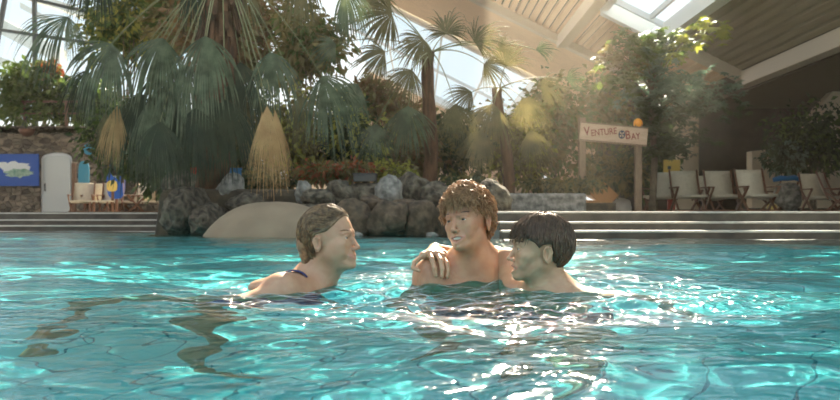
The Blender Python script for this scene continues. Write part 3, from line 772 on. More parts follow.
# ---------------------------------------------------------------- the boy on the right
def make_boy():
    org=V((.44,3.05,0)); root=empty('person',org); props(root,'boy with wet dark brown hair in left profile, arm around the young man','person')
    S=Sdf((-.08,2.46,-1.27),(.95,3.62,.30),.0032)
    sc=.955
    T=frame((.398,3.0,.136),(-.998,-.03,0),up_tilt=.04,roll=-.04)
    TS=head(S,T,smile=.4,openm=.8,sc=sc)
    nb=V((.450,3.02,-.015))
    S.cone(TS@V((0,-.025,-.05)),nb,.050,.056,.02); S.cone(TS@V((0,.008,-.075)),nb+V((-.03,0,-.01)),.040,.045,.02)
    rs=V((.33,3.125,-.015)); ls=V((.565,2.93,-.045))
    S.cone(nb,rs,.05,.05,.04); S.cone(nb,ls,.052,.05,.04)
    ch=V((.455,3.055,-.17)); wa=V((.47,3.07,-.36)); pel=V((.475,3.07,-.52))
    fl=((.72,.69,0),.66)
    S.cone(nb+V((0,0,-.07)),ch,.11,.140,.05,flat=fl); S.cone(rs+V((.03,-.02,-.04)),ls+V((-.03,.02,-.04)),.065,.065,.04)
    S.cone(ch,wa,.140,.118,.05,flat=fl); S.cone(wa,pel,.118,.14,.05,flat=fl)
    # right arm laid round the young man's shoulders, hand over the far one
    el=V((.245,3.415,.045)); wr=V((.055,3.285,.122))
    S.chain([rs,V((.315,3.24,.085)),V((.28,3.345,.09)),el+V((0,.0,.02))],[.05,.042,.040,.036],.02)
    S.chain([el+V((0,0,.02)),V((.16,3.385,.09)),wr],[.036,.034,.024],.02)
    kn=[V((.080,3.195,.103)),V((.060,3.188,.112)),V((.034,3.188,.114)),V((.010,3.200,.106))]
    fg=[[V((.094,3.160,.080)),V((.098,3.146,.055)),V((.095,3.140,.035))],
        [V((.072,3.150,.092)),V((.078,3.136,.062)),V((.076,3.134,.036))],
        [V((.042,3.150,.096)),V((.050,3.134,.066)),V((.054,3.134,.040))],
        [V((-.020,3.176,.083)),V((-.024,3.154,.064)),V((-.004,3.146,.055))]]
    th=[V((.085,3.25,.112)),V((.112,3.225,.098)),V((.128,3.205,.083))]
    hand(S,wr,kn,fg,th)
    # left arm lying on the surface behind him
    el=V((.69,2.77,-.040)); wr=V((.78,2.70,-.26))
    S.chain([ls,(ls+el)/2+V((0,0,.005)),el,el*.6+wr*.4,wr],[.052,.043,.035,.034,.024],.02); straight_hand(S,wr,wr-el,(1,1,0),curl=.15)
    hips=[V((.41,3.12,-.55)),V((.53,3.0,-.55))]
    for h,k2,a2 in ((hips[0],V((.36,3.04,-.86)),V((.42,3.08,-1.17))),(hips[1],V((.50,2.88,-.86)),V((.56,2.94,-1.17)))):
        S.chain([h,(h+k2)/2,k2,k2*.62+a2*.38,a2],[.082,.068,.050,.050,.034],.03)
        S.chain([a2+V((0,.02,-.02)),a2+V((-.06,-.05,-.045)),a2+V((-.11,-.09,-.055))],[.034,.032,.022],.015)
    S.mesh('body',[M['skin_young'],M['lip']],root,pick=lips_pick(T,sc))
    eyes(TS,root); teeth(TS,root,.014)
    mb=MB(); mb.box(TS@V((0,.072,-.071)),(.034,.012,.011),M=TS.to_3x3()); mb.build('mouth',M['mouth'],root)
    brows(T,root,M['hair_dark'],sc=sc)
    for c in root.children: c.matrix_parent_inverse=Matrix.Translation(-org)
    line=[(-.13,-.070),(-.055,-.068),(-.038,-.03),(-.030,.024),(.0,.022),(.012,.008),(.028,.026),(.05,.036),(.075,.052),(.11,.056)]
    H=hair_shell(T,line,.008,sc,bump=.0006)
    hb=H.mesh('hair',M['hair_dark'],root); hb.matrix_parent_inverse=Matrix.Translation(-org)
    ins=lambda p: p.z>np.interp(p.y,[a for a,b in line],[b for a,b in line])+.004
    c_=V((0,-.05,.12))
    df=lambda p: ((p-c_)*V((1,1,.6)) if False else V(((p.x)*3,p.y+.04,-.35-abs(p.x)*6))).normalized()
    strand_field(T,2400,ins,df,.055,.003,.0010,.0014,31,sc,k=4,jitter=.14,rx=(.0855,.1075,.0995),stop=ins).build('lock',M['hair_dark'],hb,smooth=True)
    ins2=lambda p: p.y>.04 and p.z>.045 and p.z<.09
    strand_field(T,220,ins2,lambda p:V((p.x*2,.6,-.8)).normalized(),.027,.009,.002,.0015,32,sc,k=4,jitter=.25,rx=(.084,.106,.098),droop=.004).build('lock',M['hair_dark'],hb,smooth=True)
    trunks(pel,hips,root,org,M['trunks'])
    return root
make_boy()

for o_ in list(SC.objects):
    if o_.type=='MESH' and o_.name.split('.')[0] in ('body','swimsuit','swim_trunks'): o_.cycles.is_caustics_receiver=True
# ================================================================ rocks, sand slope, planting
from mathutils import noise as NZ
M['rock']=mat('weathered_grey_rock',(.035,.030,.022),.9,(.19,.165,.12),11,detail=10,bump=1,bscale=.12,contrast=(.35,.65))
M['rockpale']=mat('pale_grey_rock',(.10,.10,.09),.85,(.32,.31,.28),11,detail=9,bump=.8,bscale=.03)
M['rockbrown']=mat('brown_rock',(.03,.022,.015),.9,(.17,.125,.08),11,detail=9,bump=.8,bscale=.03,contrast=(.3,.75))
M['sand']=mat('smooth_sand_render',(.24,.185,.125),.85,(.30,.235,.16),3,detail=6)
def boulder(x,y,D,w,h,seed,label,m='rock',group=None,depth=None,rz=0,lump=.22):
    c=P(x,y,D); sx=w/F*D/2*.93; sz=h/F*D/2*.96; sy=(depth or (sx+sz)/2*1.1)
    b=bmesh.new(); bmesh.ops.create_icosphere(b,subdivisions=4,radius=1)
    rr=random.Random(seed); off=Vector((rr.uniform(0,50),rr.uniform(0,50),rr.uniform(0,50)))
    pl=[(Vector((rr.gauss(0,1),rr.gauss(0,1),rr.gauss(0,1))).normalized(),rr.uniform(.66,.9)) for _ in range(13)]
    for v in b.verts:
        n=v.co.normalized(); r=1.0
        for q,dd in pl:
            t=n.dot(q)
            if t*r>dd: r=dd/t*.85+r*.15
        r*=1+lump*.5*NZ.noise(n*1.6+off)+lump*.4*NZ.noise(n*4+off)+lump*.3*NZ.noise(n*9+off)+lump*.12*NZ.noise(n*20+off)
        v.co=Vector((n.x*r*sx*1.22,n.y*r*sy*1.22,n.z*r*sz*1.22))
    me=bpy.data.meshes.new('boulder'); b.to_mesh(me); b.free(); me.polygons.foreach_set('use_smooth',[True]*len(me.polygons)); me.materials.append(M[m])
    o=bpy.data.objects.new('boulder',me); COL.objects.link(o); o.location=c; o.rotation_euler=(0,0,rz)
    return props(o,label,'rock',group)
gl_='boulders at the left end of the rock island'; gc='boulders of the rock island behind the swimmers'
for a in [
 (190,212,12.2,46,52,1,'massive dark grey boulder beside the left pool steps','rock',gl_,.7),
 (231,192,12.3,28,38,2,'pale upright egg-shaped boulder on top of the left rocks','rockpale',gl_),
 (205,190,12.8,32,32,3,'mid grey boulder just left of the pale upright one','rock',gl_),
 (181,187,13.0,34,30,4,'knobbly grey boulder at the top left of the rock island','rock',gl_),
 (212,222,11.9,38,34,5,'dark angular boulder at the waterline left of the sand slope','rock',gl_,.5),
 (246,205,12.0,38,24,6,'low flat boulder under the pale upright one','rock',gl_),
 (171,222,12.6,16,30,7,'small boulder touching the end of the left steps','rockbrown',gl_),
 (303,192,11.6,16,20,8,'small bluish pale rock right of the palm foot','rockpale',gc),
 (320,199,11.4,34,20,9,'flat grey rock behind the woman\'s hair','rock',gc),
 (340,194,11.8,28,30,10,'rounded grey boulder left of the dark box','rock',gc),
 (364,199,12.0,40,38,11,'wide boulder carrying the dark grey box','rock',gc),
 (389,195,11.8,26,34,12,'pale boulder with a flat front right of the dark box','rockpale',gc),
 (413,192,12.2,38,34,13,'tall sloping boulder left of the young man\'s curls','rock',gc),
 (437,195,11.8,36,24,14,'low boulder with a pale top just left of the young man\'s curls','rock',gc),
 (489,203,11.6,40,40,15,'brown boulder right of the young man\'s curls','rock',gc),
 (316,221,11.2,46,38,16,'boulder at the waterline hidden by the woman\'s head','rock',gc),
 (352,220,11.2,44,36,17,'brownish boulder at the waterline in front of the woman\'s face','rockbrown',gc),
 (388,220,11.1,44,38,18,'brown boulder at the waterline between the woman and the clasped hand','rockbrown',gc),
 (420,219,11.2,42,40,19,'dark brown boulder at the waterline above the hand on the shoulder','rockbrown',gc),
 (452,220,11.3,46,38,20,'boulder at the waterline behind the young man\'s face','rockbrown',gc),
 (482,226,11.1,40,30,21,'low boulder at the waterline between the two boys\' heads','rock',gc),
 (357,235,10.8,11,6,22,'tiny pale stone at the waterline before the woman\'s nose','rockpale',gc),
 (432,235,10.8,12,6,23,'tiny pale stone at the waterline above the young man\'s shoulder','rockpale',gc),
 (372,205,11.5,26,20,24,'brown rock wedged under the dark grey box boulder','rockbrown',gc),
 (404,207,11.5,30,18,25,'flat brown rock wedged between two taller boulders','rockbrown',gc),
 ]: boulder(*a[:9],depth=a[9] if len(a)>9 else None)
boulder(788,197,19.5,27,25,31,'bluish grey rock block between the deck chairs on the right','rockpale',None)
# core under the rock island (soil)
M['soil']=mat('dark_soil',(.05,.04,.028),.9,(.1,.08,.05),8)
mb=MB(); mb.box((-1.15,13.6,-.35),(5.1,3.4,1.9),taper=.92); struct(mb,'ground_planting_bed',M['soil'],bevel=.1)
# sand-coloured slope
mb=MB(); n=48; prof=[(1.0,-.35),(.985,-.05),(.95,.02),(.86,.12),(.72,.235),(.55,.33),(.38,.385),(.2,.405),(0,.41)]
vs=[];fs=[]
for r,z in prof:
    for j in range(n):
        a=2*PI*j/n; k=1+.05*math.sin(2*a+1)
        vs.append((r*.80*math.cos(a)*k+.05*(1-r),r*.75*math.sin(a)*k,z))
fs=[(i*n+j,i*n+(j+1)%n,(i+1)*n+(j+1)%n,(i+1)*n+j) for i in range(len(prof)-1) for j in range(n)]
mb.add(vs,fs); o=mb.build('sand_slope',M['sand'],smooth=True); p=P(270,215,10.6); o.location=(p.x,10.7,0); o['kind']='structure'
md=o.modifiers.new('s','SUBSURF'); md.levels=1; md.render_levels=1
# ---------------------------------------------------------------- palms
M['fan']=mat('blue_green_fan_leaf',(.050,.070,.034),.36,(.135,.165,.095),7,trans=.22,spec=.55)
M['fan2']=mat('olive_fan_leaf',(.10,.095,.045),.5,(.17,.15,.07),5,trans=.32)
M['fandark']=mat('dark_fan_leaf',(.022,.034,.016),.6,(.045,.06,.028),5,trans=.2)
M['fandry']=mat('dry_straw_fan_leaf',(.40,.235,.10),.6,(.52,.33,.15),6,trans=.2)
M['petiole']=mat('pale_leaf_stalk',(.17,.19,.08),.5,(.26,.26,.13),5)
M['bark']=mat('fibrous_palm_bark',(.05,.028,.016),.9,(.17,.09,.048),14,stretch=(1,1,.25),bump=1,bscale=.04,contrast=(.3,.7))
M['branch']=mat('grey_brown_branch',(.12,.09,.06),.8,(.2,.16,.11),10)
def fan(hub,ax,side,Rr,a0,a1,n,rr,droop=.25,wid=1.0,split=.5):
    mb=MB(); ax=Vector(ax).normalized(); side=Vector(side); side=(side-ax*side.dot(ax)).normalized(); nrm=ax.cross(side)
    da=(a1-a0)/n
    for i in range(n):
        th=a0+(i+.5)*da+rr.gauss(0,da*.12); d=ax*math.cos(th)+side*math.sin(th)
        perp=-ax*math.sin(th)+side*math.cos(th)
        L=Rr*(1-.30*(abs(th)/max(abs(a0),abs(a1),.1))**2)*rr.uniform(.88,1.06)
        dz=droop*rr.uniform(.6,1.4); st=9; tw=rr.gauss(0,.25)
        vs=[]; p=hub.copy(); dcur=d.copy(); step=L/(st-1)
        for k in range(st):
            t=k/(st-1); r=L*t
            w0=math.tan(min(.6,da/2))*r*1.08
            wmax=math.tan(min(.6,da/2))*L*split
            w_=min(w0,wmax)*wid if t<=split else wmax*wid*(1-((t-split)/(1-split))**1.5)
            w_=max(w_,.0015)
            ridge=nrm*(w_*.5)
            pr=(perp+nrm*tw*max(0,t-split)*2).normalized()
            vs+=[p-pr*w_,p+ridge,p+pr*w_]
            b_=min(.8,dz*(t+.08)**1.2*1.5)
            dcur=(d*(1-b_)+Vector((d.x*.1,0,-1))*b_).normalized()
            p=p+dcur*step
        fs=[]
        for k in range(st-1):
            b=k*3; fs+=[(b,b+1,b+4,b+3),(b+1,b+2,b+5,b+4)]
        mb.add(vs,fs)
    return mb
def bez(a,b,c,n=9): return [(a*(1-t)**2+b*2*t*(1-t)+c*t*t) for t in [i/(n-1) for i in range(n)]]
def palm(name,label,crown,base,trad,fronds,seed,D,leafm,petr=.010,n=34,cat='palm tree',skirt=0):
    rr=random.Random(seed)
    root=empty(name,(base.x,base.y,base.z)); props(root,label,cat); inv=Matrix.Translation(-base)
    pts=[base+(crown-base)*t+Vector((.06*math.sin(t*5),0,0)) for t in [i/14 for i in range(15)]]
    mb=MB(); mb.tube(pts,[trad*(1.15-.2*i/14)*(1+.06*math.sin(i*2.3)) for i in range(15)],n=16)
    if skirt:      # brown leaf-base fibres hanging round the trunk
        for i in range(170):
            t=rr.uniform(.35,1); a=rr.uniform(0,2*PI); p=base+(crown-base)*t; q=p+Vector((math.cos(a),math.sin(a),0))*trad*1.0
            mb.bar(q+Vector((0,0,.12)),q+Vector((math.cos(a)*.1*skirt,math.sin(a)*.1*skirt,-rr.uniform(.15,.4))),.05,.012)
    o=mb.build('trunk',M['bark'],root,smooth=not skirt); o.matrix_parent_inverse=inv
    for f in fronds:
        hx,hy,dx,dy,Rp=f[:5]; mtl=f[5] if len(f)>5 and f[5] else leafm; spread=f[6] if len(f)>6 else 1.25; dd=f[7] if len(f)>7 else rr.uniform(-.7,.5)
        hub=P(hx,hy,D+dd); ax=Vector((dx,rr.uniform(-.25,.25),-dy)); side=Vector((dy+.001,rr.uniform(-.35,.35),dx))
        mb=fan(hub,ax,side,Rp/F*(D+dd),-spread,spread,n,rr,droop=(.9 if leafm=='fan' else .45) if mtl!='fandry' else .5,split=rr.uniform(.34,.5))
        fr=mb.build('frond',M[mtl],root); fr.matrix_parent_inverse=inv
        mid=(crown+hub)/2+Vector((0,0,(crown-hub).length*.18))
        mb=MB(); pp=bez(crown,mid,hub); mb.tube(pp,[petr*(1-.5*i/8) for i in range(9)],n=6)
        pe=mb.build('stalk',M['petiole'],fr,smooth=True)
    return root
D=11.2
crown=P(222,-34,11.8); base=Vector((P(208,0,12.6).x,12.6,.3))
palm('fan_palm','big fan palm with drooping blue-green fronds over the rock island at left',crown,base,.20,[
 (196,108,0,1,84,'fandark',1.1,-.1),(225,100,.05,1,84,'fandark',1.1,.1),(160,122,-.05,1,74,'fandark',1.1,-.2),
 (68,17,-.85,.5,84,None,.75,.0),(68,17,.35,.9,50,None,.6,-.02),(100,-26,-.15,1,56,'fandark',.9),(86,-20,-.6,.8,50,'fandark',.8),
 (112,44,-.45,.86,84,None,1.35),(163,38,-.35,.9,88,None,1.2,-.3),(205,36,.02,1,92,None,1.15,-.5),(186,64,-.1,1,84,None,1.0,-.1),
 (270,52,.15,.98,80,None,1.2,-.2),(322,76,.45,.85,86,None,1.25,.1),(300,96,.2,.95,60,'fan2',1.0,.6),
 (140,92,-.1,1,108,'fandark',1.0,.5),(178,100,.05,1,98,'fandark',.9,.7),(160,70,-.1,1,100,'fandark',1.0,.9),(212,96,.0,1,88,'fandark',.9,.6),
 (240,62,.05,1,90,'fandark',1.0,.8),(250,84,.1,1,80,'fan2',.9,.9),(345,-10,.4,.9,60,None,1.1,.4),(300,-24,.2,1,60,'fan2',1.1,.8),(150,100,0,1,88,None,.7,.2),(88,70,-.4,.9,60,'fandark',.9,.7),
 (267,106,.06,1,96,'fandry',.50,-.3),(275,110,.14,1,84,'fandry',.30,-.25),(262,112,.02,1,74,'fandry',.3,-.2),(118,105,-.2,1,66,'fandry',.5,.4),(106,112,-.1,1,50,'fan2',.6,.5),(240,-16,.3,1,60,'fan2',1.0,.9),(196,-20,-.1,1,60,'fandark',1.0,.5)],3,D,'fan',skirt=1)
D=14
palm('slender_fan_palm','slender fan palm with round leaves against the bright roof glazing',P(432,52,14.2),Vector((P(425,0,14.3).x,14.3,.3)),.10,[
 (392,14,-.6,.1,50,'fan2',1.7),(446,34,.15,-1,36,'fan2',1.9),(424,40,-.7,.6,40,'fan2',1.5),(474,42,.85,-.5,40,'fan2',1.5),(484,64,.9,.4,38,'fan2',1.3),
 (500,50,.6,-.4,30,'fan2',1.4),(536,50,.95,-.25,24,'fan',.9),(408,106,0,1,56,'fan',1.15),(358,84,-.5,.8,50,'fan',1.1),(385,52,-.9,.35,42,'fan2',1.3),
 (336,44,-.9,.3,34,'fan',1.2),(376,124,-.1,1,46,'fan',1.1),(455,104,.1,1,50,'fan2',1.1),(412,70,-.4,.6,46,'fan2',1.3),(372,-8,.3,.9,44,'fan2',1.4)],5,D,'fan2',petr=.011,n=30)
palm('small_fan_palm','smaller fan palm behind the boulders, right of the slender one',P(500,88,15.4),Vector((P(508,0,15.5).x,15.5,.3)),.09,[
 (494,104,-.3,.95,58,'fan2',1.1),(522,98,.5,.85,50,'fan2',1.1),(472,92,-.9,.5,40,'fan2',1.2),(540,84,.9,.2,40,'fan2',1.2),(566,80,.8,-.3,26,'fan',1.0),(505,66,.2,-1,38,'fan2',1.4),(482,130,-.3,1,50,'fan2',1.0),(530,130,.3,1,46,'fan2',1.0)],8,15.3,'fan2',petr=.011,n=28)
# ---------------------------------------------------------------- leafy shrubs and trees
LC={'leaf_dark':((.025,.042,.018),(.06,.085,.03)),'leaf_green':((.06,.10,.03),(.13,.17,.05)),'leaf_olive':((.11,.10,.04),(.21,.18,.07)),'leaf_yellow':((.20,.22,.05),(.38,.36,.09)),
    'leaf_bluish':((.08,.13,.09),(.20,.27,.19)),'leaf_brown':((.12,.075,.035),(.24,.15,.07)),'leaf_red':((.25,.07,.04),(.38,.16,.08))}
for k_,(a,b) in LC.items(): M[k_]=mat(k_,a,.45,b,3.0,detail=2,trans=.38,contrast=(.3,.7))
def bush(x,y,D,w,h,m,label,seed,n=900,leaf=.13,dep=None,cat='shrub',stem_to=None,long=1.9,shell=.35,group=None,name='leafy_shrub',m2=None,stems=5,droopy=.3):
    rr=random.Random(seed); c=P(x,y,D); rx=w/F*D/2; rz=h/F*D/2; ry=dep or (rx+rz)/2
    base=Vector((c.x,D,.28 if stem_to is None else stem_to))
    root=empty(name,base); props(root,label,cat,group)
    nb=max(4,int(n/110)); blobs=[]
    for i in range(nb):
        d=Vector((rr.gauss(0,1),rr.gauss(0,1),rr.gauss(0,1))).normalized()*rr.uniform(.25,.95)
        blobs.append((Vector((d.x*rx,d.y*ry,d.z*rz))*.8,rr.uniform(.28,.5)))
    vs=[];fs=[];mi=[]
    mb=MB()
    for i in range(n):
        bc,br=blobs[i%nb]
        d=Vector((rr.gauss(0,1),rr.gauss(0,1),rr.gauss(0,1))).normalized()*(rr.uniform(shell,1))
        p=c-base+bc+Vector((d.x*rx,d.y*ry,d.z*rz))*br*1.3
        if p.z+base.z<.2: p.z=.2-base.z+rr.uniform(0,.3)
        a=(d+Vector((rr.gauss(0,.6),rr.gauss(0,.6),rr.gauss(0,.5)-droopy))).normalized(); b=a.orthogonal().normalized(); b=(Matrix.Rotation(rr.uniform(0,6.28),3,a)@b)
        L=leaf*rr.uniform(.6,1.3); W=L/long/2; nn=a.cross(b)
        mb.add([p,p+a*L*.45+b*W+nn*W*.3,p+a*L-Vector((0,0,L*.15)),p+a*L*.45-b*W+nn*W*.3],[(0,1,2,3)],1 if (m2 and rr.random()<.35) else 0)
    mb.build('foliage',[M[m],M[m2 or m]],root)
    mb=MB()
    for i in range(stems):
        e=c-base+blobs[i%nb][0]*.9; s_=Vector((rr.uniform(-.1,.1)*rx,0,0)); pts=bez(s_,Vector((e.x*.3,e.y*.3,e.z*.6)),e,7)
        r0=max(.012,.03*rx); mb.tube(pts,[r0*(1-.11*k) for k in range(7)],n=6)
    mb.build('stem',M['branch'],root,smooth=True)
    return root
B=[ # x,y,D,w,h,mat,label,seed,n,leaf,m2
 (18,92,30.5,70,70,'leaf_green','olive trailing plant on the balcony at the far left edge',1,1300,.26,'leaf_green',3.2),
 (62,98,30.8,60,62,'leaf_green','green plant on the balcony with reddish tips',2,1200,.24,'leaf_dark',3.2),
 (44,72,31.2,50,22,'leaf_olive','reddish flowering plant along the top of the balcony greenery',3,500,.22,'leaf_red',3.2),
 (100,105,31.0,50,60,'leaf_green','olive shrub at the right end of the balcony',4,900,.24,'leaf_green',3.2),
 (125,28,21,90,80,'leaf_green','airy yellow-green tree in front of the glazed gable',5,1500,.2,'leaf_yellow',1.0),
 (180,20,20,90,70,'leaf_olive','olive leafed tree behind the big palm crown',6,1500,.2,'leaf_green',1.0),
 (250,30,18,110,90,'leaf_olive','brownish leafed tree right of the big palm crown',7,1700,.2,'leaf_brown',.8),
 (305,40,17,90,100,'leaf_olive','tall olive shrub between the two palms',8,1900,.18,'leaf_green',.6),
 (378,100,17.5,70,50,'leaf_brown','tawny leafed shrub left of the slender palm trunk',9,1300,.17,'leaf_olive',.6),
 (120,140,17,110,90,'leaf_dark','dark shrub hanging over the left deck chairs',10,1500,.17,'leaf_green',1.0),
 (175,150,15.5,110,100,'leaf_dark','dense dark green shrub under the big palm',11,2200,.15,'leaf_dark',.28),
 (235,140,15.2,100,110,'leaf_dark','dense dark shrub behind the big palm trunk',12,2300,.14,'leaf_olive',.28),
 (295,135,15,100,110,'leaf_olive','shrub with sunlit specks behind the dry frond',13,2400,.13,'leaf_yellow',.28),  # yellow leaves put the sun specks into the foliage colour
 (350,140,14.8,90,100,'leaf_dark','dark shrub behind the dark grey box',14,2000,.13,'leaf_yellow',.28),
 (268,183,14.2,90,34,'leaf_dark','low dark ferns behind the top of the sand slope',30,1100,.11,'leaf_olive',.28),
 (215,30,13.6,110,80,'leaf_brown','brownish hanging greenery round the big palm crown',31,1500,.14,'leaf_olive',2.4),
 (340,172,13.2,80,26,'leaf_olive','low reddish bedding plants above the middle boulders',15,900,.10,'leaf_red',.28),
 (393,172,13.4,66,34,'leaf_yellow','low yellow-green bedding plant left of the slender palm foot',16,900,.10,'leaf_olive',.28),
 (405,145,15.6,90,90,'leaf_olive','olive shrub behind the slender palm trunk',17,1800,.14,'leaf_brown',.28),
 (455,150,15.8,90,90,'leaf_dark','dark olive shrub behind the young man\'s curls',18,1900,.14,'leaf_olive',.28),
 (510,150,16.8,90,100,'leaf_olive','hazy olive shrub right of the young man\'s curls',19,1900,.14,'leaf_yellow',.28),
 (556,130,17.6,80,120,'leaf_olive','tall hazy shrub left of the hanging sign',20,1900,.15,'leaf_green',.28),
 (470,185,13.6,60,24,'leaf_dark','low dark plants above the boulder right of the curls',21,700,.10,'leaf_olive',.28),
 (600,110,19.5,70,80,'leaf_olive','pale olive shrub above the hanging sign',22,1300,.16,'leaf_green',.28),
 (612,170,18.5,70,60,'leaf_olive','shrub seen under the hanging sign',23,1300,.14,'leaf_dark',.28),
 (655,150,22.0,60,110,'leaf_dark','dark shrub right of the hanging sign',24,1500,.15,'leaf_green',.28),
 (560,185,15.5,110,22,'leaf_olive','low planting along the grey planter wall',25,800,.10,'leaf_dark',.28),
]
for a in B: bush(a[0],a[1],a[2],a[3],a[4],a[5],a[6],a[7]+100,n=int(a[8]*1.3),leaf=a[9],m2=a[10],stem_to=a[11],group='planting round the pool')
# the tree on the right with arching whorled branches
def whorl_tree():
    D=16.6; rr=random.Random(77); base=P(652,205,D); base.z=.28
    root=empty('umbrella_tree',base); props(root,'umbrella tree with arching branches of small leaves behind the deck chairs','tree')
    tr=[Vector((0,0,0)),Vector((.05,0,1.0)),Vector((-.02,0,2.0)),Vector((.05,0,2.6))]
    mb=MB(); mb.tube(tr,[.07,.06,.05,.04],n=8); mb.build('trunk',M['branch'],root,smooth=True)
    arms=[(618,42,'leaf_green'),(640,52,'leaf_green'),(655,64,'leaf_bluish'),(602,58,'leaf_olive'),(690,42,'leaf_green'),(722,30,'leaf_yellow'),(700,80,'leaf_bluish'),(738,88,'leaf_bluish'),(715,105,'leaf_bluish'),
          (630,95,'leaf_bluish'),(655,105,'leaf_dark'),(690,118,'leaf_dark'),(735,108,'leaf_dark'),(672,85,'leaf_bluish'),(645,128,'leaf_dark'),(700,140,'leaf_dark'),(675,150,'leaf_dark'),(610,78,'leaf_green'),(660,40,'leaf_green')]
    for x,y,m in arms:
        e=P(x,y,D+rr.uniform(-.6,.6))-base; s_=Vector((0,0,min(2.2,max(.9,e.z*.75))))
        pts=bez(s_,Vector((e.x*.45,e.y*.5,max(s_.z,e.z)+.25)),e,10)
        mb=MB(); mb.tube(pts,[.022*(1-.08*k) for k in range(10)],n=5); br=mb.build('branch',M['branch'],root,smooth=True)
        mb=MB()
        for k in range(3,10):
            for q in range(9):
                p=pts[k]+Vector((rr.gauss(0,.14),rr.gauss(0,.14),rr.gauss(0,.12)))
                nl=7; ph=rr.uniform(0,1); L=rr.uniform(.11,.16); up=Vector((rr.gauss(0,.4),rr.gauss(0,.4),1)).normalized(); u=up.orthogonal().normalized(); v=up.cross(u)
                for j in range(nl):
                    a=2*PI*(j+ph)/nl; d=(u*math.cos(a)+v*math.sin(a)-up*.35).normalized(); s2=d.cross(up).normalized()*L*.2
                    mb.add([p,p+d*L*.5+s2,p+d*L,p+d*L*.5-s2],[(0,1,2,3)])
        mb.build('foliage',M[m],br)
    return root
whorl_tree()
bush(812,142,21.5,90,76,'leaf_dark','dark leafed shrub behind the chairs at the right edge',301,n=2600,leaf=.17,m2='leaf_green',group='planting round the pool',stem_to=.28)
bush(785,160,21.2,50,44,'leaf_dark','smaller dark shrub at the foot of the stair wall',302,n=1100,leaf=.15,m2='leaf_bluish',group='planting round the pool',stem_to=.28)
bush(644,192,21.0,26,30,'leaf_dark','small dark shrub beside the sign\'s right post',303,n=500,leaf=.12,m2='leaf_green',group='planting round the pool',stem_to=.28)
# low grey planter wall beyond the right steps
mb=MB(); p=P(500,0,14.5); q=P(586,0,14.5); mb.box(((p.x+q.x)/2,14.6,.42),(q.x-p.x,.3,.36)); struct(mb,'wall_planter',M['rockpale'],bevel=.04)
mb=MB(); mb.box((1.9,15.7,.3),(2.6,2.0,.3)); struct(mb,'ground_planter',M['soil'])
mb=MB(); mb.box((-3.8,15.8,.12),(9,2.2,.36)); struct(mb,'ground_rear_bed',M['soil'])
# ================================================================ furniture and signs
M['canvas']=mat('cream_canvas',(.56,.50,.38),.8,(.62,.56,.44),20)
M['chairwood']=mat('red_brown_wood',(.13,.055,.028),.5,(.19,.085,.04),10,stretch=(1,1,6))
def deck_chair(loc,rz,label,group,name='deck_chair',seat_h=.30):
    root=empty(name,loc,rz,label,'chair',group)
    mb=MB(); n=6; W=.27
    vs=[]; a=(0,.18,.30); b=(0,.40,.84)
    for i in range(n+1):
        t=i/n; y=a[1]+(b[1]-a[1])*t+.03*math.sin(PI*t); z=a[2]+(b[2]-a[2])*t
        vs+=[(-W,y,z),(W,y,z)]
    mb.add(vs,[(2*i,2*i+1,2*i+3,2*i+2) for i in range(n)]); o=mb.build('backrest',M['canvas'],root,smooth=True); md=o.modifiers.new('t','SOLIDIFY'); md.thickness=.012
    mb=MB(); vs=[]
    for i in range(n+1):
        t=i/n; y=-.28+.48*t; z=.36-.06*t-.03*math.sin(PI*t); vs+=[(-W,y,z),(W,y,z)]
    vs+=[(-W,-.30,.31),(W,-.30,.31)]
    mb.add(vs,[(2*i,2*i+1,2*i+3,2*i+2) for i in range(n)]+[(2*n+3,2*n+2,0,1)]); o=mb.build('seat',M['canvas'],root,smooth=True); md=o.modifiers.new('t','SOLIDIFY'); md.thickness=.012
    for s in (-1,1):
        x=s*(W+.03)
        mb=MB(); mb.box((x,-.03,.50),(.06,.56,.025)); mb.build('armrest',M['chairwood'],root,bevel=.008)
        mb=MB(); mb.bar((x,-.30,.49),(x,.26,.0),.03,.045); mb.build('leg',M['chairwood'],root)
        mb=MB(); mb.bar((x-s*.035,-.30,.0),(x-s*.035,.24,.44),.03,.045); mb.build('leg',M['chairwood'],root)
        mb=MB(); mb.bar((s*(W+.0),.17,.28),(s*(W+.0),.41,.86),.028,.035); mb.build('back_rail',M['chairwood'],root)
    for y,z in ((-.27,.06),(.2,.06)):
        mb=MB(); mb.bar((-W-.03,y,z),(W+.03,y,z),.03,.03); mb.build('stretcher',M['chairwood'],root)
    return root
G1='canvas deck chairs on the right deck'; zd_=.28
def gp(x,D): p=P(x,0,D); return (p.x,D,zd_)
c0=deck_chair(gp(689,17.4),0,'empty cream deck chair facing the pool, just right of the yellow board',G1)
def cc(x,D,rz,l,g=G1,s=1.0):
    o=dup(c0,loc=gp(x,D),rz=rz,label=l,scale=s); o['group']=g; return o
cc(724,17.4,0,'cream deck chair in the middle of the row of three facing the pool')
cc(757,16.9,.05,'tallest cream deck chair at the right end of the row of three')
cc(661,18.0,-.55,'cream deck chair turned sideways left of the yellow board')
cc(777,20.0,-1.2,'cream deck chair half hidden behind the right end of the row of three')
cc(820,18.6,.0,'cream deck chair facing the pool in front of the dark shrub')
cc(841,18.2,.9,'cream deck chair cut off by the right edge of the photo')
cc(708,19.6,.2,'cream deck chair peeping between two chairs of the front row')
G2='canvas deck chairs by the rubble wall'
for x,D,rz,l in ((82,24,.2,'pale deck chair nearest the white door'),(97,24.5,-.1,'pale deck chair second from the white door'),(111,24,.15,'pale deck chair before the blue board'),(131,24.3,-.7,'deck chair turned sideways right of the blue board'),(148,24.6,.5,'deck chair beside the left end of the rocks')):
    cc(x,D,rz,l,G2)
